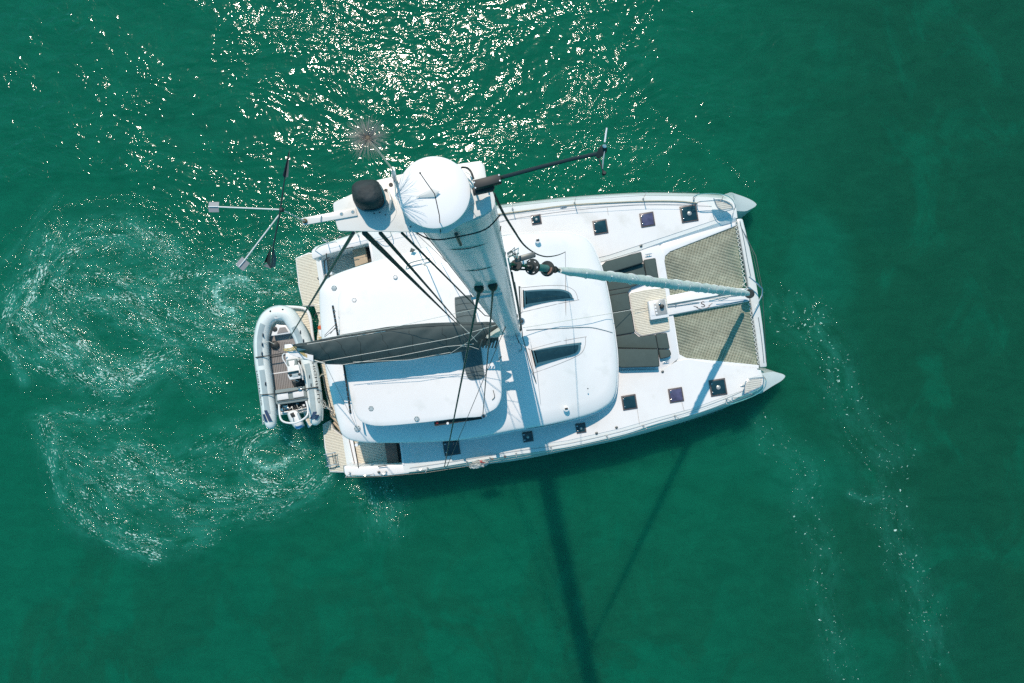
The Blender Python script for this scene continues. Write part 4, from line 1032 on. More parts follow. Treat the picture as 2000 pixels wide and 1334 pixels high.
B().tube([P(1458, 576, 2.1), P(1330, 590, 1.96), P(1240, 606, 2.1)], .006, 5).obj('furling_line', wire, cat)

# boom and open sail bag
BZ = 4.75
B().tube([P(986, 645, BZ), P(800, 668, BZ + .02), P(600, 688, BZ + .05)], .12, 14, flat=1.3).obj('boom', mastm, cat)
ST_ = [(572, 673, 682), (582, 671, 689), (592, 669.5, 697), (604, 667.5, 704), (622, 663.5, 709), (640, 660, 711.5), (670, 653, 712), (700, 648, 711), (735, 642, 708), (760, 638, 706), (800, 634, 702), (840, 631, 697), (880, 629.5, 691), (910, 629, 685), (935, 629, 679), (955, 628.5, 672), (974, 631, 663)]
secs = []
STs = smooth(ST_, 5, False)
for i, (x, yt, yb) in enumerate(STs):
    A_, Z_ = P(x, yt, 5.42), P(x, yb, 4.95)
    sag = min(1, i / 6) * min(1, (len(STs) - 1 - i) / 5 + .3)
    sec = []
    for k in range(26):
        u = k / 25
        base = A_ + (Z_ - A_) * u
        wr = .035 * mnoise.noise(Vector((x * .035 + u * 1.6, u * 2.4, 3))) + .018 * mnoise.noise(Vector((x * .11 + u * 3, u * 4, 7)))
        h = (.17 * math.sin(math.pi * min(1, u * 1.05)) ** .8 + wr - .03 * math.exp(-((u - .10) / .03) ** 2)) * sag
        sec.append(base + Vector((0, 0, h)))
    for k in range(10):
        u = 1 - (k + 1) / 11
        base = A_ + (Z_ - A_) * u
        sec.append(base + Vector((0, 0, -.28 * math.sin(math.pi * u) * sag)))
    secs.append(sec)
bag = B().loft(secs).obj('sail_bag', bagm, cat, sharp=60, label='dark grey canvas sail bag lying along the boom')
def bag_pt(x, u, up=.0):
    k = min(range(len(STs)), key=lambda i: abs(STs[i][0] - x)); sec = secs[k]; return sec[int(round(u * 25))] + Vector((0, 0, up))
B().tube([bag_pt(x, .09, .012) for x in range(580, 972, 12)], .011, 6).obj('zip', wire, bag)
B().tube([bag_pt(x, .13, .012) for x in range(600, 760, 12)], .008, 6).obj('zip_edge', rope_w, bag)
for x0, x1 in ((622, 655), (655, 690), (700, 712), (742, 770), (800, 815), (862, 880), (900, 925)):   # panel seams
    B().tube([bag_pt(x0 + (x1 - x0) * u, u, .006) for u in np.linspace(.14, .97, 9)], .0035, 5).obj('panel_seam', black, bag)
# lazyjack lines over the bag
LJ = [([(612, 709, 5.1), (760, 683, 5.45), (880, 661, 5.7), (975, 633, 6.6)], .007), ([(665, 713, 5.1), (780, 695, 5.2), (870, 677, 5.5), (925, 672, 5.6)], .007),
      ([(620, 662, 5.5), (760, 641, 5.55), (890, 612, 6.6), (955, 598, 8.0)], .006), ([(880, 690, 5.3), (920, 664, 5.9), (946, 640, 7.0)], .006),
      ([(898, 633, 5.8), (918, 652, 5.7), (932, 668, 5.4)], .007), ([(900, 676, 5.4), (920, 677, 5.3), (935, 682, 5.2)], .006), ([(690, 707, 5.2), (800, 703, 5.15), (880, 688, 5.2)], .006)]
for pts, r_ in LJ: B().tube([P(*p) for p in pts], r_, 5).obj('lazyjack', rope_w, cat)
# stacked sail showing at the mast end, and folds
B().loft([[P(950, 655, 5.3) , P(948, 660, 5.2), P(952, 661, 5.5)], [P(965, 645, 5.5), P(964, 660, 5.3), P(968, 650, 5.75)], [P(977, 637, 5.6), P(976, 658, 5.3), P(979, 645, 5.85)]]).obj('stacked_sail', sailw, cat, bevel=.0, label='cream sailcloth showing at the mast end of the sail bag')
for k in range(6):
    x = 942 + 6 * k
    B().tube([P(x, 663, 5.35), P(x - 2, 670, 5.32), P(x - 5, 679, 5.15)], .022, 8).obj('bag_fold', black if k % 2 else bagm, bag)
# boom end fitting and its yellow lines
be = B().loft([[P(x, y0, 5.25), P(x, y1, 5.25), P(x, y1, 4.95), P(x, y0, 4.95)] for x, y0, y1 in ((556, 673, 681), (566, 672, 692), (580, 673, 697), (600, 676, 702), (612, 690, 706))]).obj('boom_end', gel, cat, bevel=.01, label='white cast boom end over the tender console')
B().box(P(590, 678, 5.36), .28, .18, .05).obj('outhaul_plate', wframe, be, bevel=.01)
rnd = random.Random(5)
for k in range(9):
    y0 = 675 + rnd.uniform(0, 12)
    pts = [(553 + rnd.uniform(0, 5), 682 + rnd.uniform(-1, 4), 5.30), (566, 683 + rnd.uniform(-3, 3), 5.33), (578 + rnd.uniform(-2, 2), 680 + rnd.uniform(-4, 4), 5.36), (588, 688 + rnd.uniform(-3, 3), 5.3), (600, 696 + rnd.uniform(-4, 3), 5.25)]
    B().tube([P(*p) for p in smooth(pts, 3, False)], .0075, 5).obj('reefing_line', rope_y, be)
B().tube([P(*p) for p in smooth([(580, 701, 5.2), (600, 702, 5.2), (615, 704, 5.15), (635, 710, 5.1)], 3, False)], .016, 6).obj('reef_pennant', rope_w, be)
B().tube([P(636, 711, 5.0), P(662, 765, 4.2), P(696, 834, 3.3)], .005, 5).obj('preventer_line', wire, cat)

# ------------------------------------------------------------------ masthead
PZ = 19.62
plate = B().pp(rounded([(650, 396), (687, 379), (735, 352), (768, 344), (800, 336), (850, 326), (895, 320), (938, 314), (946, 322), (950, 348), (953, 372), (956, 388), (958, 408), (948, 418), (925, 427), (900, 438), (872, 456), (800, 453), (661, 451), (656, 436), (652, 415)], 5), PZ, .012).obj('masthead_plate', platem, cat, bevel=.003, label='wide white instrument plate on top of the mast')
for x, y in ((763.5, 361), (754, 373)): B().lathe(P(x, y, PZ), [(.012, 0), (.012, .002)], 18).obj('cable_hole', black, plate)
for x, y in ((742, 415), (731, 417), (753, 420), (802, 443)): B().lathe(P(x, y, PZ), [(.005, 0), (.004, .004)], 10).obj('screw', wire, plate)
B().lathe(P(738, 408, PZ), [(.105, 0), (.105, .003)], 36).obj('gasket_ring', platem, plate)
B().loft([[P(756, 372, PZ), P(760, 372, PZ), P(760, 372, PZ + .05), P(756, 372, PZ + .05)], [P(762, 392, PZ), P(766, 392, PZ), P(765, 390, PZ + .07), P(761, 390, PZ + .07)], [P(758, 412, PZ), P(762, 412, PZ), P(762, 412, PZ + .03), P(758, 412, PZ + .03)]]).obj('bracket_fin', platem, plate, bevel=.002)
B().pp([(919, 404), (957, 380), (958, 408), (948, 418), (930, 424)], PZ + .012, .01).obj('plate_tab', platem, plate, bevel=.003)
# dome
dm = B().lathe(P(850, 380.5, PZ + .05), [(.150, -.05), (.185, 0), (.197, .03), (.199, .045), (.196, .056), (.182, .063), (.13, .069), (.06, .072), (.015, .073)], 64).obj('satellite_dome', domem, cat, label='round white antenna dome at the masthead')
B().loft([[P(812, 385, 19.752), P(813, 386, 19.750), P(813, 385, 19.75)], [P(845, 367, 19.762), P(847, 385, 19.752), P(842, 377, 19.765)], [P(859, 373, 19.762), P(850, 385, 19.752), P(852, 378, 19.762)]]).obj('dome_vane', platem, dm)
B().tube([P(861, 457, 19.60), P(858, 420, 19.82), P(849, 379, 19.95)], .0026, 6).obj('whip_antenna', black, cat, label='thin black whip antenna crossing the dome')
B().tube([P(849, 379, 19.95), P(834, 358, 20.1), P(821, 339, 20.25)], .0022, 6).obj('whip_antenna_tip', black, cat)
B().lathe(P(820.5, 338, 20.26), [(.004, -.004), (.005, 0), (.002, .004)], 8).obj('antenna_ball', black, cat)
# covered camera housing
cb = P(722, 388, PZ)
secs = []
prof = [([(688, 372), (692, 364), (706, 358), (732, 358), (744, 372), (750, 392), (744, 408), (722, 414), (702, 408), (690, 392)], PZ + .002),
        ([(687, 368), (692, 358), (706, 352), (734, 352), (745, 366), (750, 388), (744, 402), (724, 409), (702, 404), (690, 390)], PZ + .08),
        ([(689, 367), (694, 358), (708, 353), (732, 353), (742, 367), (744, 383), (738, 396), (720, 401), (702, 397), (692, 386)], PZ + .16),
        ([(698, 370), (702, 363), (710, 360), (728, 361), (733, 370), (733, 382), (728, 390), (717, 392), (704, 389), (699, 380)], PZ + .195),
        ([(706, 372), (708, 369), (712, 367), (722, 367), (726, 372), (726, 380), (722, 384), (715, 385), (708, 383), (706, 378)], PZ + .20)]
for poly, z in prof: secs.append([P(x, y, z) for x, y in smooth(poly, 3)])
cvr = B().loft(secs).obj('covered_light', coverm, cat, sharp=70, label='light housing wrapped in black wrinkled fabric on the masthead plate')
B().tube([P(x, y, PZ + .19) for x, y in smooth([(699, 371), (703, 364), (711, 361), (728, 362), (733, 371), (733, 382), (728, 389), (716, 391), (704, 388), (700, 380)], 3)], .002, 5, closed=True).obj('cover_seam', black, cvr)
B().tube([P(*p) for p in smooth([(742, 362, PZ + .10), (748, 374, PZ + .10), (752, 390, PZ + .09), (748, 404, PZ + .08), (732, 411, PZ + .07), (712, 412, PZ + .06)], 4, False)], .006, 6).obj('cover_hem', mat('teal_hem', (.03, .13, .16), .3), cvr)
# wind arrow on its white arm
B().pp(rounded([(588, 426), (694, 406), (698, 421), (592, 440)], 1.5), PZ + .012, .010).obj('wind_arrow_arm', platem, cat, bevel=.002, label='white metal arm holding the wind arrow')
for x, y in ((667, 418), (689, 414)): B().lathe(P(x, y, PZ + .013), [(.010, 0), (.008, .004)], 16).obj('arm_bolt', steel, plate)
B().loft([[P(625, 432, PZ + .013), P(629, 432, PZ + .013), P(627, 419, PZ + .013)], [P(626, 431, PZ + .02), P(628, 431, PZ + .02), P(627, 419, PZ + .03)]]).obj('arm_tab', ventb, plate)
B().lathe(P(596, 432, PZ + .014), [(.013, 0), (.014, .008), (.008, .012)], 12).obj('rusty_nut', mat('rusty_fitting', (.10, .07, .02), .7, vary=.4, vscale=150), plate)
wz = 20.25
B().tube([P(596, 432, PZ + .02), P(551, 410, wz)], .0036, 8).obj('wind_arrow_post', platem, cat)
for (x0, y0), (x1, y1), ang in (((550, 409.5), (425, 404), 0.0), ((545, 420), (478, 508), 0.87)):
    B().tube([P(x0, y0, wz - .01), P(x1, y1, wz - .02)], .0036, 8).obj('reference_arm', platem, cat)
    c_ = P(x1 - (8 if ang == 0 else 5), y1 + (0 if ang == 0 else 7), wz - .02)
    u = Vector((math.cos(ang), math.sin(ang), .0)); v = Vector((-math.sin(ang), math.cos(ang), 0))
    tb = B().add([c_ - u * .024 - v * .024 - Vector((0, 0, .006)), c_ + u * .024 - v * .024 - Vector((0, 0, .006)), c_ + u * .024, c_ - u * .024, c_ - u * .024 + v * .024 - Vector((0, 0, .006)), c_ + u * .024 + v * .024 - Vector((0, 0, .006))], [(0, 1, 2, 3), (3, 2, 5, 4)])
    o = tb.obj('reference_tab', mat('grey_tab' + str(ang), (.26, .28, .30), .5), cat, fixn=False, smooth_=False, label='small grey square tab of the wind arrow')
    md = o.modifiers.new('thick', 'SOLIDIFY'); md.thickness = .0015
    B().tube([c_ - u * .02 + Vector((0, 0, .004)), c_ + u * .022 + Vector((0, 0, .004))], .0025, 6).obj('tab_pin', gel, o)
arw = B().tube([P(566, 291, wz + .01), P(556, 350, wz + .01), P(546, 420, wz), P(534, 480, wz), P(530, 522, wz)], [.0008, .003, .0036, .0034, .003], 8).obj('wind_arrow', carbon, cat, label='long dark wind arrow floating above the water on the left of the masthead')
B().lathe(P(551, 410, wz), [(.008, -.01), (.011, 0), (.011, .01), (.006, .016)], 14).obj('arrow_hub', black, arw)
B().add([P(566, 290, wz + .02), P(552, 343, wz + .045), P(556, 347, wz + .01), P(563, 346, wz + .045)], [(0, 1, 2), (0, 2, 3)]).obj('arrow_point', mat('grey_vane', (.12, .14, .16), .45), arw, fixn=False, smooth_=False)
B().add([P(532, 475, wz + .01), P(514, 517, wz - .05), P(520, 512, wz - .05), P(529, 524, wz), P(529, 480, wz + .01)], [(0, 1, 2), (0, 2, 3, 4)]).obj('arrow_tail', black, arw, fixn=False, smooth_=False)
B().add([P(533, 478, wz + .01), P(529, 524, wz), P(538, 521, wz - .05), P(540, 505, wz - .04)], [(0, 1, 2, 3)]).obj('arrow_tail', MAT['grey_vane'], arw, fixn=False, smooth_=False)
B().add([P(529, 512, wz - .052), P(514, 519, wz - .055), P(529, 525, wz - .052)], [(0, 1, 2)]).obj('arrow_tail', MAT['grey_vane'], arw, fixn=False, smooth_=False)
# lightning brushes
fb = B().lathe(P(771, 348, PZ), [(.012, 0), (.013, .03), (.010, .06)], 12).obj('brush_socket', gel, cat)
B().tube([P(772, 352, PZ + .01), P(767, 330, PZ + .16)], [.011, .013], 12).obj('brush_ferrule', gel, cat)
hub = P(719, 270, 20.42)
B().lathe(hub, [(.010, -.012), (.016, 0), (.008, .012)], 12).obj('brush_hub', mat('brown_hub', (.10, .08, .05), .6), cat)
B().tube([P(767.5, 332, PZ + .15), hub], .0052, 8).obj('brush_rod', brass, cat)
rnd = random.Random(2)
g = B()
for k in range(420):
    a_ = rnd.uniform(0, 2 * math.pi); e_ = rnd.uniform(-.15, .9); L_ = rnd.uniform(.06, .115)
    d_ = Vector((math.cos(a_) * math.cos(e_), math.sin(a_) * math.cos(e_), math.sin(e_)))
    p1 = hub + d_ * L_ * .55; p2 = hub + d_ * L_ + Vector((0, 0, -.012))
    g.tube([hub, p1, p2], [.0006, .0005, .0003], 3, cap=False)
g.obj('lightning_brush', bristm, cat, kind='stuff', fixn=False, label='round brush of fine wire bristles on a brass rod above the dome')
h2 = P(773, 383, 19.80)
B().tube([P(771, 350, PZ + .02), P(772, 366, 19.72), h2], .004, 8).obj('brush_rod', ventb, cat)
g = B()
for k in range(34):
    a_ = rnd.uniform(-1.15, 1.05); L_ = rnd.uniform(.10, .155); cv_ = rnd.uniform(-.25, .35)
    pts = []
    for j in range(5):
        u = j / 4; aa = a_ + cv_ * u * (1 if a_ > 0 else -1)
        pts.append(h2 + Vector((math.cos(aa), math.sin(aa), 0)) * (L_ * u) + Vector((0, 0, .10 * u + .0)))
    g.tube(pts, [.0010, .0009, .0008, .0006, .0004], 3, cap=False)
g.obj('lightning_brush', bristb, cat, kind='stuff', fixn=False, label='half fan of pale bristles against the left edge of the dome')
# wind sensor bracket and arm on the right
br = B().prism([P(923, 352, 19.80), P(976, 339, 19.80), P(980, 355, 19.80), P(927, 369, 19.80)], .05).obj('sensor_bracket', black, cat, bevel=.004, label='black box bracket with four white screws right of the dome')
B().prism([P(922, 366, 19.74), P(960, 358, 19.74), P(966, 362, 19.74), P(964, 370, 19.74), P(924, 379, 19.74)], .05).obj('bracket_foot', black, br, bevel=.004)
for x, y in ((926, 356.5), (928.5, 367), (974.5, 342), (976.5, 353)): B().lathe(P(x, y, 19.801), [(.0050, 0), (.004, .003)], 10).obj('screw', gel, br)
B().tube([P(*p) for p in smooth([(902, 327, 19.70), (912, 328, 19.74), (920, 336, 19.76), (925, 350, 19.76)], 4, False)], .006, 8).obj('sensor_cable', black, cat)
B().tube([P(*p) for p in smooth([(910, 336, 19.66), (918, 341, 19.68), (922, 352, 19.70)], 4, False)], .005, 8).obj('sensor_cable', gel, cat)
wz = 19.95
B().tube([P(978, 347, 19.765), P(1060, 325, 19.85), P(1120, 310, 19.9), P(1168, 300, wz)], [.0115, .011, .010, .011], 10).obj('sensor_arm', carbon, cat, label='long black carbon arm reaching right over the water')
ws_ = B().loft([[P(1163, 303, wz), P(1166, 310, wz), P(1168, 311, wz - .03), P(1163, 305, wz - .03)], [P(1169, 290, wz + .03), P(1179, 303, wz + .02), P(1180, 303, wz - .03), P(1170, 293, wz - .03)], [P(1177, 281, wz + .04), P(1186, 286, wz + .04), P(1186, 296, wz - .02), P(1178, 284, wz - .02)]]).obj('wind_sensor', black, cat, bevel=.002, label='black wind sensor head at the end of the carbon arm')
B().lathe(P(1181, 285, wz + .05), [(.009, -.02), (.011, 0), (.007, .004)], 14).obj('sensor_cap', steel, ws_)
B().tube([P(1181, 278, wz + .05), P(1185, 250, wz + .06)], [.0045, .0042], 8).obj('vane_spike', gel, ws_)
B().tube([P(1170, 311, wz), P(1177, 332, wz), P(1180, 338, wz)], [.0036, .004, .007], 8).obj('vane_arm', black, ws_)
B().lathe(P(1180, 338, wz), [(.010, -.02), (.012, 0), (.008, .01)], 12).obj('vane_weight', black, ws_)
B().tube([P(1177, 330, wz + .01), P(1178, 312, wz + .02), P(1181, 295, wz + .03)], [.0016, .004, .002], 6).obj('vane_fin', ventb, ws_)

# ------------------------------------------------------------------ the tender
TC = P(560, 720, .8)
ten = thing('inflatable_boat', 'pale grey inflatable dinghy with console and outboard, carried on the platform across the stern', 'inflatable boat', TC)
TZ = 1.12
LP = [(529, 827), (526, 800), (523, 778), (518, 740), (513, 705), (511, 669), (514, 645), (519, 630), (526, 620), (536, 613.5), (548, 611.5), (558, 613)]
RP = [(616, 820), (617, 803), (614, 769), (608, 729), (600, 693), (592, 667), (585, 650), (577, 635), (569, 622), (563, 616), (556, 612.5), (545, 611.5)]
def tpath(pts): return [P(x, y, TZ + (.12 * max(0, (660 - y) / 50) if y < 660 else 0)) for x, y in smooth(pts, 4, False)]
L_path, R_path = tpath(LP), tpath(RP)
def tub(path, r, nm, lb):
    m_ = len(path); rs_ = []
    acc = [0]
    for a_, b_ in zip(path, path[1:]): acc.append(acc[-1] + (b_ - a_).length)
    for s_ in acc:
        rs_.append(r * (1 if s_ > .42 else .80 + .20 * s_ / .42))
    p0 = path[0] + (path[0] - path[1]).normalized() * .10
    p00 = path[0] + (path[0] - path[1]).normalized() * .17
    return B().tube([p00, p0] + path, [r * .28, r * .62] + rs_, 24).obj(nm, tubem, ten, sharp=60, label=lb)
TR = .232
lt = tub(L_path, TR, 'buoyancy_tube', 'left inflated tube with lettering near its stern end')
rt = tub(R_path, TR + .012, 'buoyancy_tube', 'right inflated tube, against the stern of the catamaran')
# a rub strake on the outer side of each tube
for path, sg in ((L_path, 1), (R_path, -1)):
    pts = []
    for i, p in enumerate(path):
        a_ = path[max(0, i - 1)]; b_ = path[min(len(path) - 1, i + 1)]; t = (b_ - a_).normalized(); n_ = Vector((-t.y, t.x, 0)) * sg
        pts.append(p + n_ * (TR + .004) + Vector((0, 0, .03)))
    B().tube(pts, .022, 6).obj('rub_strake', tubep, lt if sg == 1 else rt)
def patch(path, r, a0, a1, i0, i1, sg, m_, nm, par, taper=0, off=.006, skew=0):
    """a piece of fabric glued onto the tube: angles are measured from straight up towards outboard"""
    secs_ = []
    for i in range(i0, i1 + 1):
        p = path[i]; a_ = path[max(0, i - 1)]; b_ = path[min(len(path) - 1, i + 1)]; t = (b_ - a_).normalized(); n_ = Vector((-t.y, t.x, 0)) * sg
        f = (i - i0) / max(1, i1 - i0); row = []
        for k in range(6):
            q = a0 + (a1 - a0) * k / 5 + skew * f
            row.append(p + n_ * (math.sin(q) * (r + off)) + Vector((0, 0, math.cos(q) * (r + off))))
        secs_.append(row)
    o = B().loft(secs_, caps=False, closed=False).obj(nm, m_, par, fixn=False)
    return o
nL = len(L_path)
for path, sg, par, r in ((L_path, 1, lt, TR), (R_path, -1, rt, TR + .012)):
    patch(path, r, -.42, .30, 3, 14, sg, tubep, 'wear_patch', par); patch(path, r, -.42, .30, 15, 27, sg, tubep, 'wear_patch', par)
    patch(path, r, -.55, -.10, 1, 4, sg, navy, 'navy_swoosh', par, off=.009, skew=.5)
    patch(path, r, .05, .45, 1, 3, sg, navy, 'navy_swoosh', par, off=.009, skew=.3)
hand = [(514, 655), (512.5, 673), (512, 691), (519, 750), (587, 649, 0), (593, 666, 0), (605, 736, 0), (608, 752, 0)]
for h_ in hand:
    left = len(h_) == 2; c_ = P(h_[0], h_[1], TZ + TR + .01)
    b_ = B().box(c_, .035, .13, .02, Vector((1, .0, 0)), Vector((-.1 if left else .12 * -1, 1, 0)).normalized()).obj('carry_handle', navy, lt if left else rt, bevel=.008)
    B().tube([c_ + Vector((0, -.05, .01)), c_ + Vector((0, 0, .05)), c_ + Vector((0, .05, .01))], .010, 6).obj('handle_loop', black, b_)
def tube_text(s_, path, i0, i1, sg, r, ang, flip, h_, par):
    vs, fs = text_mesh(s_, 1.0)
    xa, xb = min(v.x for v in vs), max(v.x for v in vs)
    pts = path[i0:i1 + 1]; out = []
    for v in vs:
        u = (v.x - xa) / (xb - xa); u = 1 - u if flip else u
        f = u * (len(pts) - 1); k = min(int(f), len(pts) - 2); p = pts[k] + (pts[k + 1] - pts[k]) * (f - k); t = (pts[k + 1] - pts[k]).normalized()
        n_ = Vector((-t.y, t.x, 0)) * sg
        q = ang + (v.y * h_ / r) * (1 if flip else -1) * (1 if sg == 1 else -1)
        out.append(p + n_ * (math.sin(q) * (r + .007)) + Vector((0, 0, math.cos(q) * (r + .007))))
    B().add(out, fs).obj('tube_lettering', black, par, fixn=False, smooth_=False)
tube_text('HIGHFIELD', L_path, 6, 14, 1, TR, .80, True, .12, lt)
tube_text('HIGHFIELD', R_path, 6, 14, -1, TR + .012, .80, True, .12, rt)
# rigid hull under it and the floor
B().prism(PL(rounded([(516, 700), (520, 650), (534, 622), (562, 622), (588, 668), (612, 760), (606, 806), (535, 812)], 8), .92), .24).obj('rigid_hull', twhite, ten, bevel=.05)
def tp(name, poly, z, th, m_, bevel=.012, par=ten, r=1.2, **k): return B().pp(rounded(poly, r), z, th).obj(name, m_, par, bevel=bevel, **k)
fl = tp('tender_floor', [(525, 660), (546, 650), (570, 648), (590, 700), (601, 770), (602, 795), (536, 800), (529, 720)], .95, .03, tdeck, 0, r=1)
g = B()
for k in range(21):
    x = 531 + 3.3 * k
    strip(g, [(x - 2.0, 668 if x < 570 else 668 + (x - 570) * 2.2), (x + 7.5, 760)], .955, .010, .006)
g.obj('floor_groove', tline, fl, kind='stuff')
B().pp([(525, 730), (590, 721), (590, 723), (525, 732)], .962, .01).obj('floor_seam', twhite, fl)
B().pp([(528, 697), (557, 692), (557, 694), (528, 699)], .962, .01).obj('floor_strap', black, fl)
bl = tp('bow_step', [(529, 604), (533, 602), (555, 602), (558, 607), (557, 611), (549, 621), (537, 623), (529, 613), (527, 608)], 1.42, .06, twhite, label='white bow step with grey tread')
tp('grey_tread', [(532, 607), (552, 605), (553.5, 610), (548, 618), (539, 619.5), (530.5, 611)], 1.435, .02, tdeck, .004, bl)
for x, y in ((528.5, 608), (552.5, 605)): B().lathe(P(x, y, 1.43), [(.035, 0), (.03, .03)], 10).obj('bow_eye', black, bl)
lk = tp('bow_locker', [(530, 655), (533, 645), (540, 633), (545, 634.5), (558, 635), (569, 650), (566, 651), (531, 656)], 1.22, .28, twhite, label='white bow locker with grey cushion')
tp('grey_tread', [(541, 652), (546, 640), (557, 638.5), (563, 648.5)], 1.235, .02, tdeck, .004, lk)
B().lathe(P(537, 643, 1.22), [(.08, -.02), (.085, .01), (.05, .02)], 18).obj('anchor_well', black, lk, label='dark oval well in the bow locker')
B().lathe(P(537.5, 674, .97), [(.13, 0), (.14, .05), (.06, .10)], 18).obj('black_reel', black, ten)
B().tube(PL([(513, 668), (526, 667), (536, 672)], 1.36), .007, 5).obj('painter', rope_w, ten)
# console, seats
cn = tp('steering_console', [(561, 716), (583, 712), (588, 733), (586, 739), (566, 742), (562, 735)], 1.62, .66, twhite, .03, label='white steering console with dark screen')
tp('console_screen', [(561.5, 727), (583, 723), (583.5, 727), (562, 731)], 1.66, .05, glassd, .004, cn)
for x, y in ((567.5, 733), (585, 731)): B().lathe(P(x, y, 1.63), [(.045, 0), (.045, .015), (.03, .02)], 14).obj('speaker_ring', black, cn)
tp('switch_panel', [(570, 731), (582, 729), (583, 735), (571, 737)], 1.635, .02, ventb, .003, cn)
tp('console_seat', [(557, 690), (579, 686), (583, 704), (578, 709), (559, 711)], 1.30, .35, twhite, .03, label='white cushion ahead of the console')
tp('console_backrest', [(559, 703), (579, 700), (580, 712), (576, 718), (564, 719.5), (561, 713)], 1.40, .25, tgrey, .02)
tp('backrest_pad', [(563, 705), (575.5, 703.5), (575.5, 711), (573, 714.5), (566, 715.5), (564, 711)], 1.43, .03, twhite, .01)
B().tube(PL(smooth([(556, 690), (552, 694), (553, 702), (557, 708), (563, 720), (564, 735)], 4, False), 1.50), .018, 8).obj('grab_rail', twhite, ten)
B().tube(PL(smooth([(583, 708), (589, 722), (592, 742)], 4, False), 1.50), .018, 8).obj('grab_rail', twhite, ten)
wl = B().tube([P(577.5 + 7.5 * math.cos(q), 743 + 4.2 * math.sin(q), 1.56 + .08 * math.sin(q)) for q in np.linspace(0, 2 * math.pi, 20)[:-1]], .013, 6, closed=True).obj('steering_wheel', black, ten)
for q in (.4, 2.4, 4.6): B().tube([P(577.5, 743, 1.55), P(577.5 + 7 * math.cos(q), 743 + 4 * math.sin(q), 1.56 + .07 * math.sin(q))], .009, 6).obj('spoke', steel, wl)
tp('helm_mat', [(569, 744), (594, 739), (597, 752), (574, 756)], .985, .03, black, .005)
bn = tp('aft_bench', [(537, 762), (594, 754), (601, 778), (598, 783), (541, 791), (538, 787)], 1.34, .34, tgrey, .03, r=2, label='grey aft bench with two white cushions')
tp('bench_pad', [(540.5, 768.5), (562, 765.5), (564, 779), (542, 782.5)], 1.375, .06, twhite, .02, bn)
tp('bench_pad', [(571, 764.5), (592.5, 761.5), (594, 774), (573, 777.5)], 1.375, .06, twhite, .02, bn)
B().tube(PL([(541, 784), (570, 780), (600, 775)], 1.40), .012, 6).obj('bench_rail', black, bn)
for k in range(2):
    y = 0
st1 = B().prism(PL([(499, 697), (530, 693), (556, 688.5), (556, 690.5), (530, 695), (499, 699.5)], 1.385), .01).obj('lashing_strap', black, ten, label='dark strap holding the tender down amidships')
st2 = B().prism(PL([(508, 770.5), (540, 768), (570, 763.5), (600, 758), (622, 754.5), (622, 757), (600, 760), (570, 766), (540, 770), (508, 772.5)], 1.40), .01).obj('lashing_strap', black, ten, label='dark strap over the aft bench of the tender')
B().box(P(586, 761, 1.42), .10, .06, .03).obj('ratchet', steel, st2, bevel=.005)
# engine well gear, rail and outboard
B().pp([(545, 793), (597, 785), (600, 797), (549, 806)], 1.02, .1).obj('engine_well', black, ten)
rnd = random.Random(12)
for k in range(16):
    x = 549 + rnd.uniform(0, 46); y = 797 - (x - 549) * .16 + rnd.uniform(-4, 4)
    B().box(P(x, y, 1.08 + rnd.uniform(0, .1)), rnd.uniform(.05, .11), rnd.uniform(.04, .09), rnd.uniform(.05, .1)).obj('battery_box' if k % 3 == 0 else 'hose_fitting', (twhite, steel, wframe, black)[k % 4], ten, bevel=.01)
for k in range(5):
    x = 552 + 9 * k
    B().tube(PL(smooth([(x, 792 - k), (x + 4, 800 - k), (x + 9, 797 - k), (x + 12, 803 - k)], 3, False), 1.18), .009, 5).obj('fuel_hose', rope_w if k % 2 else black, ten)
B().tube(PL([(549, 806), (575, 802), (600, 796)], 1.12), .022, 8).obj('transom_rail', twhite, ten)
B().tube([P(*p) for p in smooth([(545, 790, 1.3), (546, 806, 1.55), (549, 819, 1.6), (558, 825, 1.62), (575, 826, 1.62), (592, 819, 1.6), (601, 809, 1.58), (601, 795, 1.45), (598, 784, 1.3)], 4, False)], .030, 10).obj('stern_arch', twhite, ten, label='white tube arch over the outboard')
ob = B().loft([[P(x, y, z) for x, y in smooth(poly, 3)] for poly, z in (
    ([(563, 807), (570, 803), (579, 803), (584, 810), (591, 824), (591, 832), (584, 836), (577, 835), (569, 825), (564, 815)], 1.0),
    ([(562, 806), (570, 801), (580, 801), (586, 810), (593, 825), (592, 833), (585, 838), (577, 837), (568, 826), (563, 815)], 1.22),
    ([(564, 807), (571, 803), (579, 803), (585, 811), (590, 825), (589, 831), (584, 835), (578, 834), (570, 824), (565, 814)], 1.34),
    ([(568, 810), (573, 807), (578, 808), (582, 814), (586, 825), (585, 829), (582, 831), (579, 830), (573, 822), (569, 814)], 1.38))]).obj('outboard_engine', twhite, ten, sharp=50, label='tilted outboard engine with white cowl')
tp('cowl_panel', [(566, 808), (573, 805), (577, 813), (570, 816)], 1.40, .03, black, .006, ob)
tp('cowl_stripe', [(579, 806), (583, 807), (590, 822), (586, 824)], 1.385, .03, ventb, .006, ob)
tp('engine_foot', [(576, 830), (589, 829), (590, 834), (584, 838), (577, 837)], 1.36, .3, mat('blue_cowl', (.12, .32, .55), .4), .02, ob)
B().tube(PL([(572, 815), (574, 824), (577, 826)], 1.42), .010, 6).obj('cowl_latch', wframe, ob)
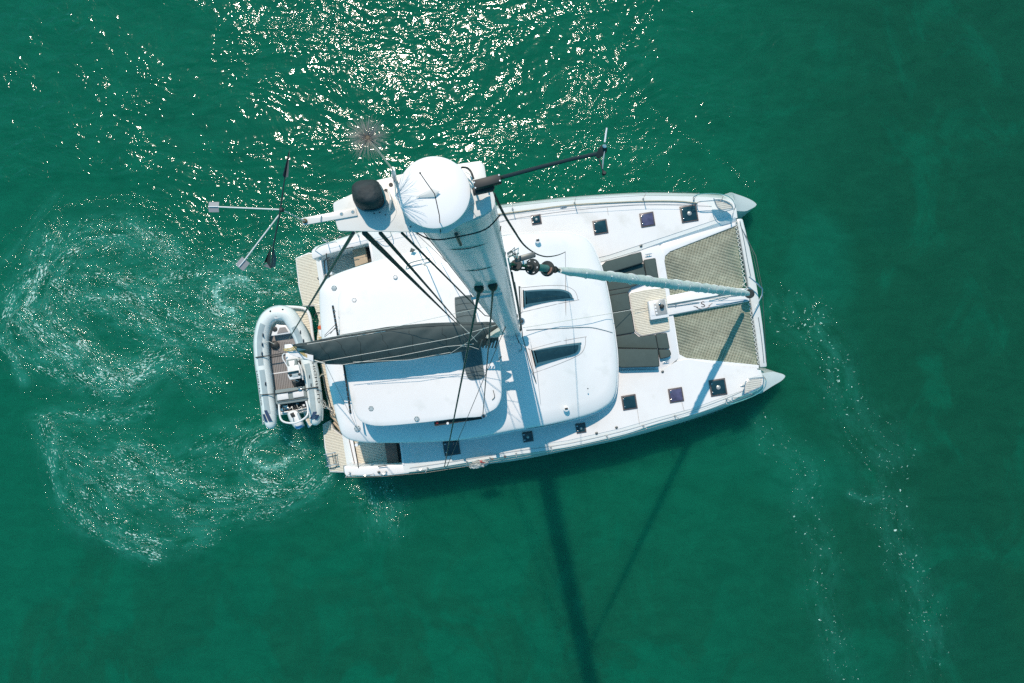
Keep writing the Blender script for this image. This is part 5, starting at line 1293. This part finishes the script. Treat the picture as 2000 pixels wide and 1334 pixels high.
# carrying platform under the tender, part of the catamaran
hp_ = B().pp(rounded([(546, 600), (592, 602), (602, 611), (608, 640), (612, 672), (618, 740), (614, 824), (602, 837), (560, 700)], 3), .60, .14).obj('tender_platform', gel, cat, bevel=.02, label='lowered teak platform carrying the tender')
planks([(548, 602), (591, 604), (600, 612), (606, 640), (610, 672), (616, 740), (611, 822), (603, 832), (562, 700)], .615, teak, 'teak_planking', pitch=.08, gap=.012, par=hp_)
B().tube(PL(smooth([(543, 600), (565, 599.5), (592, 602), (601, 609), (606, 622), (609, 645), (612, 670)], 4, False), .72), .05, 10).obj('platform_rail', gel, hp_)

# ------------------------------------------------------------------ loose things
def lump(c_, rx, ry, rz, seed, amp=.3, n=20, axis=(FWD, PORT)):
    g = B(); rings = []
    for i in range(10):
        th = math.pi * (i + .5) / 10; row = []
        for k in range(n):
            ph = 2 * math.pi * k / n
            d_ = Vector((math.sin(th) * math.cos(ph), math.sin(th) * math.sin(ph), math.cos(th)))
            f = 1 + amp * mnoise.noise(d_ * 2.6 + Vector((seed, 0, 0))) + amp * .4 * mnoise.noise(d_ * 7 + Vector((seed, 5, 0)))
            row.append(c_ + axis[0] * (d_.x * rx * f) + axis[1] * (d_.y * ry * f) + Vector((0, 0, d_.z * rz * f)))
        rings.append(row)
    return g.loft(rings)
c_ = P(935, 907, 2.12)
pk = thing('plastic_bundle', 'crumpled grey plastic bundle with a red tie hanging on the starboard rail', 'bundle', c_ - Vector((0, 0, .2)))
lump(c_, .26, .12, .14, 3, .5).obj('plastic_wrap', plasm, pk, sharp=25)
lump(P(948, 903, 2.2), .10, .07, .08, 8, .5).obj('plastic_fold', plasm, pk, sharp=25)
B().tube([P(937, 899, 2.30), P(941, 903, 2.33), P(947, 904, 2.30)], .013, 6).obj('red_tie', redm, pk)
B().tube([P(941, 898, 2.32), P(941, 902, 2.33), P(937, 904, 2.30)], .010, 6).obj('red_tie_end', redm, pk)
c_ = P(628, 649, 1.3)
bt = thing('plastic_container', 'white plastic container with orange lid strapped beside the port stern rail', 'container', c_)
B().pp(rounded([(622, 643), (632, 641), (636, 655), (627, 659), (624, 655)], 2), 1.62, .32).obj('container_body', twhite, bt, bevel=.03)
B().lathe(P(626, 640, 1.55), [(.07, 0), (.075, .05), (.06, .09)], 16).obj('orange_lid', orange, bt)
def coil(name, lb, x, y, z, r, m_, turns=4):
    pts = []
    for k in range(turns * 12):
        q = k * math.pi / 6; rr = r * (.5 + .5 * k / (turns * 12)) * (1 + .08 * math.sin(k * 1.7))
        pts.append(P(x, y, z) + Vector((math.cos(q) * rr, math.sin(q) * rr * .8, .012 * (k % 3))))
    o = B().tube(pts, .012, 6).obj(name, m_, None, label=lb); o['category'] = 'rope'; return o
coil('rope_coil', 'small coil of green and yellow rope on the landing by the boom end', 629, 662, .72, .11, rope_y)
coil('rope_coil', 'pale mooring rope coiled on the starboard quarter inside the bulwark', 725, 909, 1.10, .12, jackl, 3)
o = B().tube(PL([(700, 912), (712, 910), (722, 912), (738, 909), (757, 905)], 1.12), .014, 6).obj('mooring_line', rope_y, None); tag(o, 'yellow mooring line lying along the foot of the starboard bulwark', 'rope')
o = B().lathe(P(716, 905.5, 1.09), [(.04, 0), (.045, .05), (.03, .08)], 12).obj('orange_float', orange, None); tag(o, 'tiny orange float on the starboard cockpit teak', 'float')
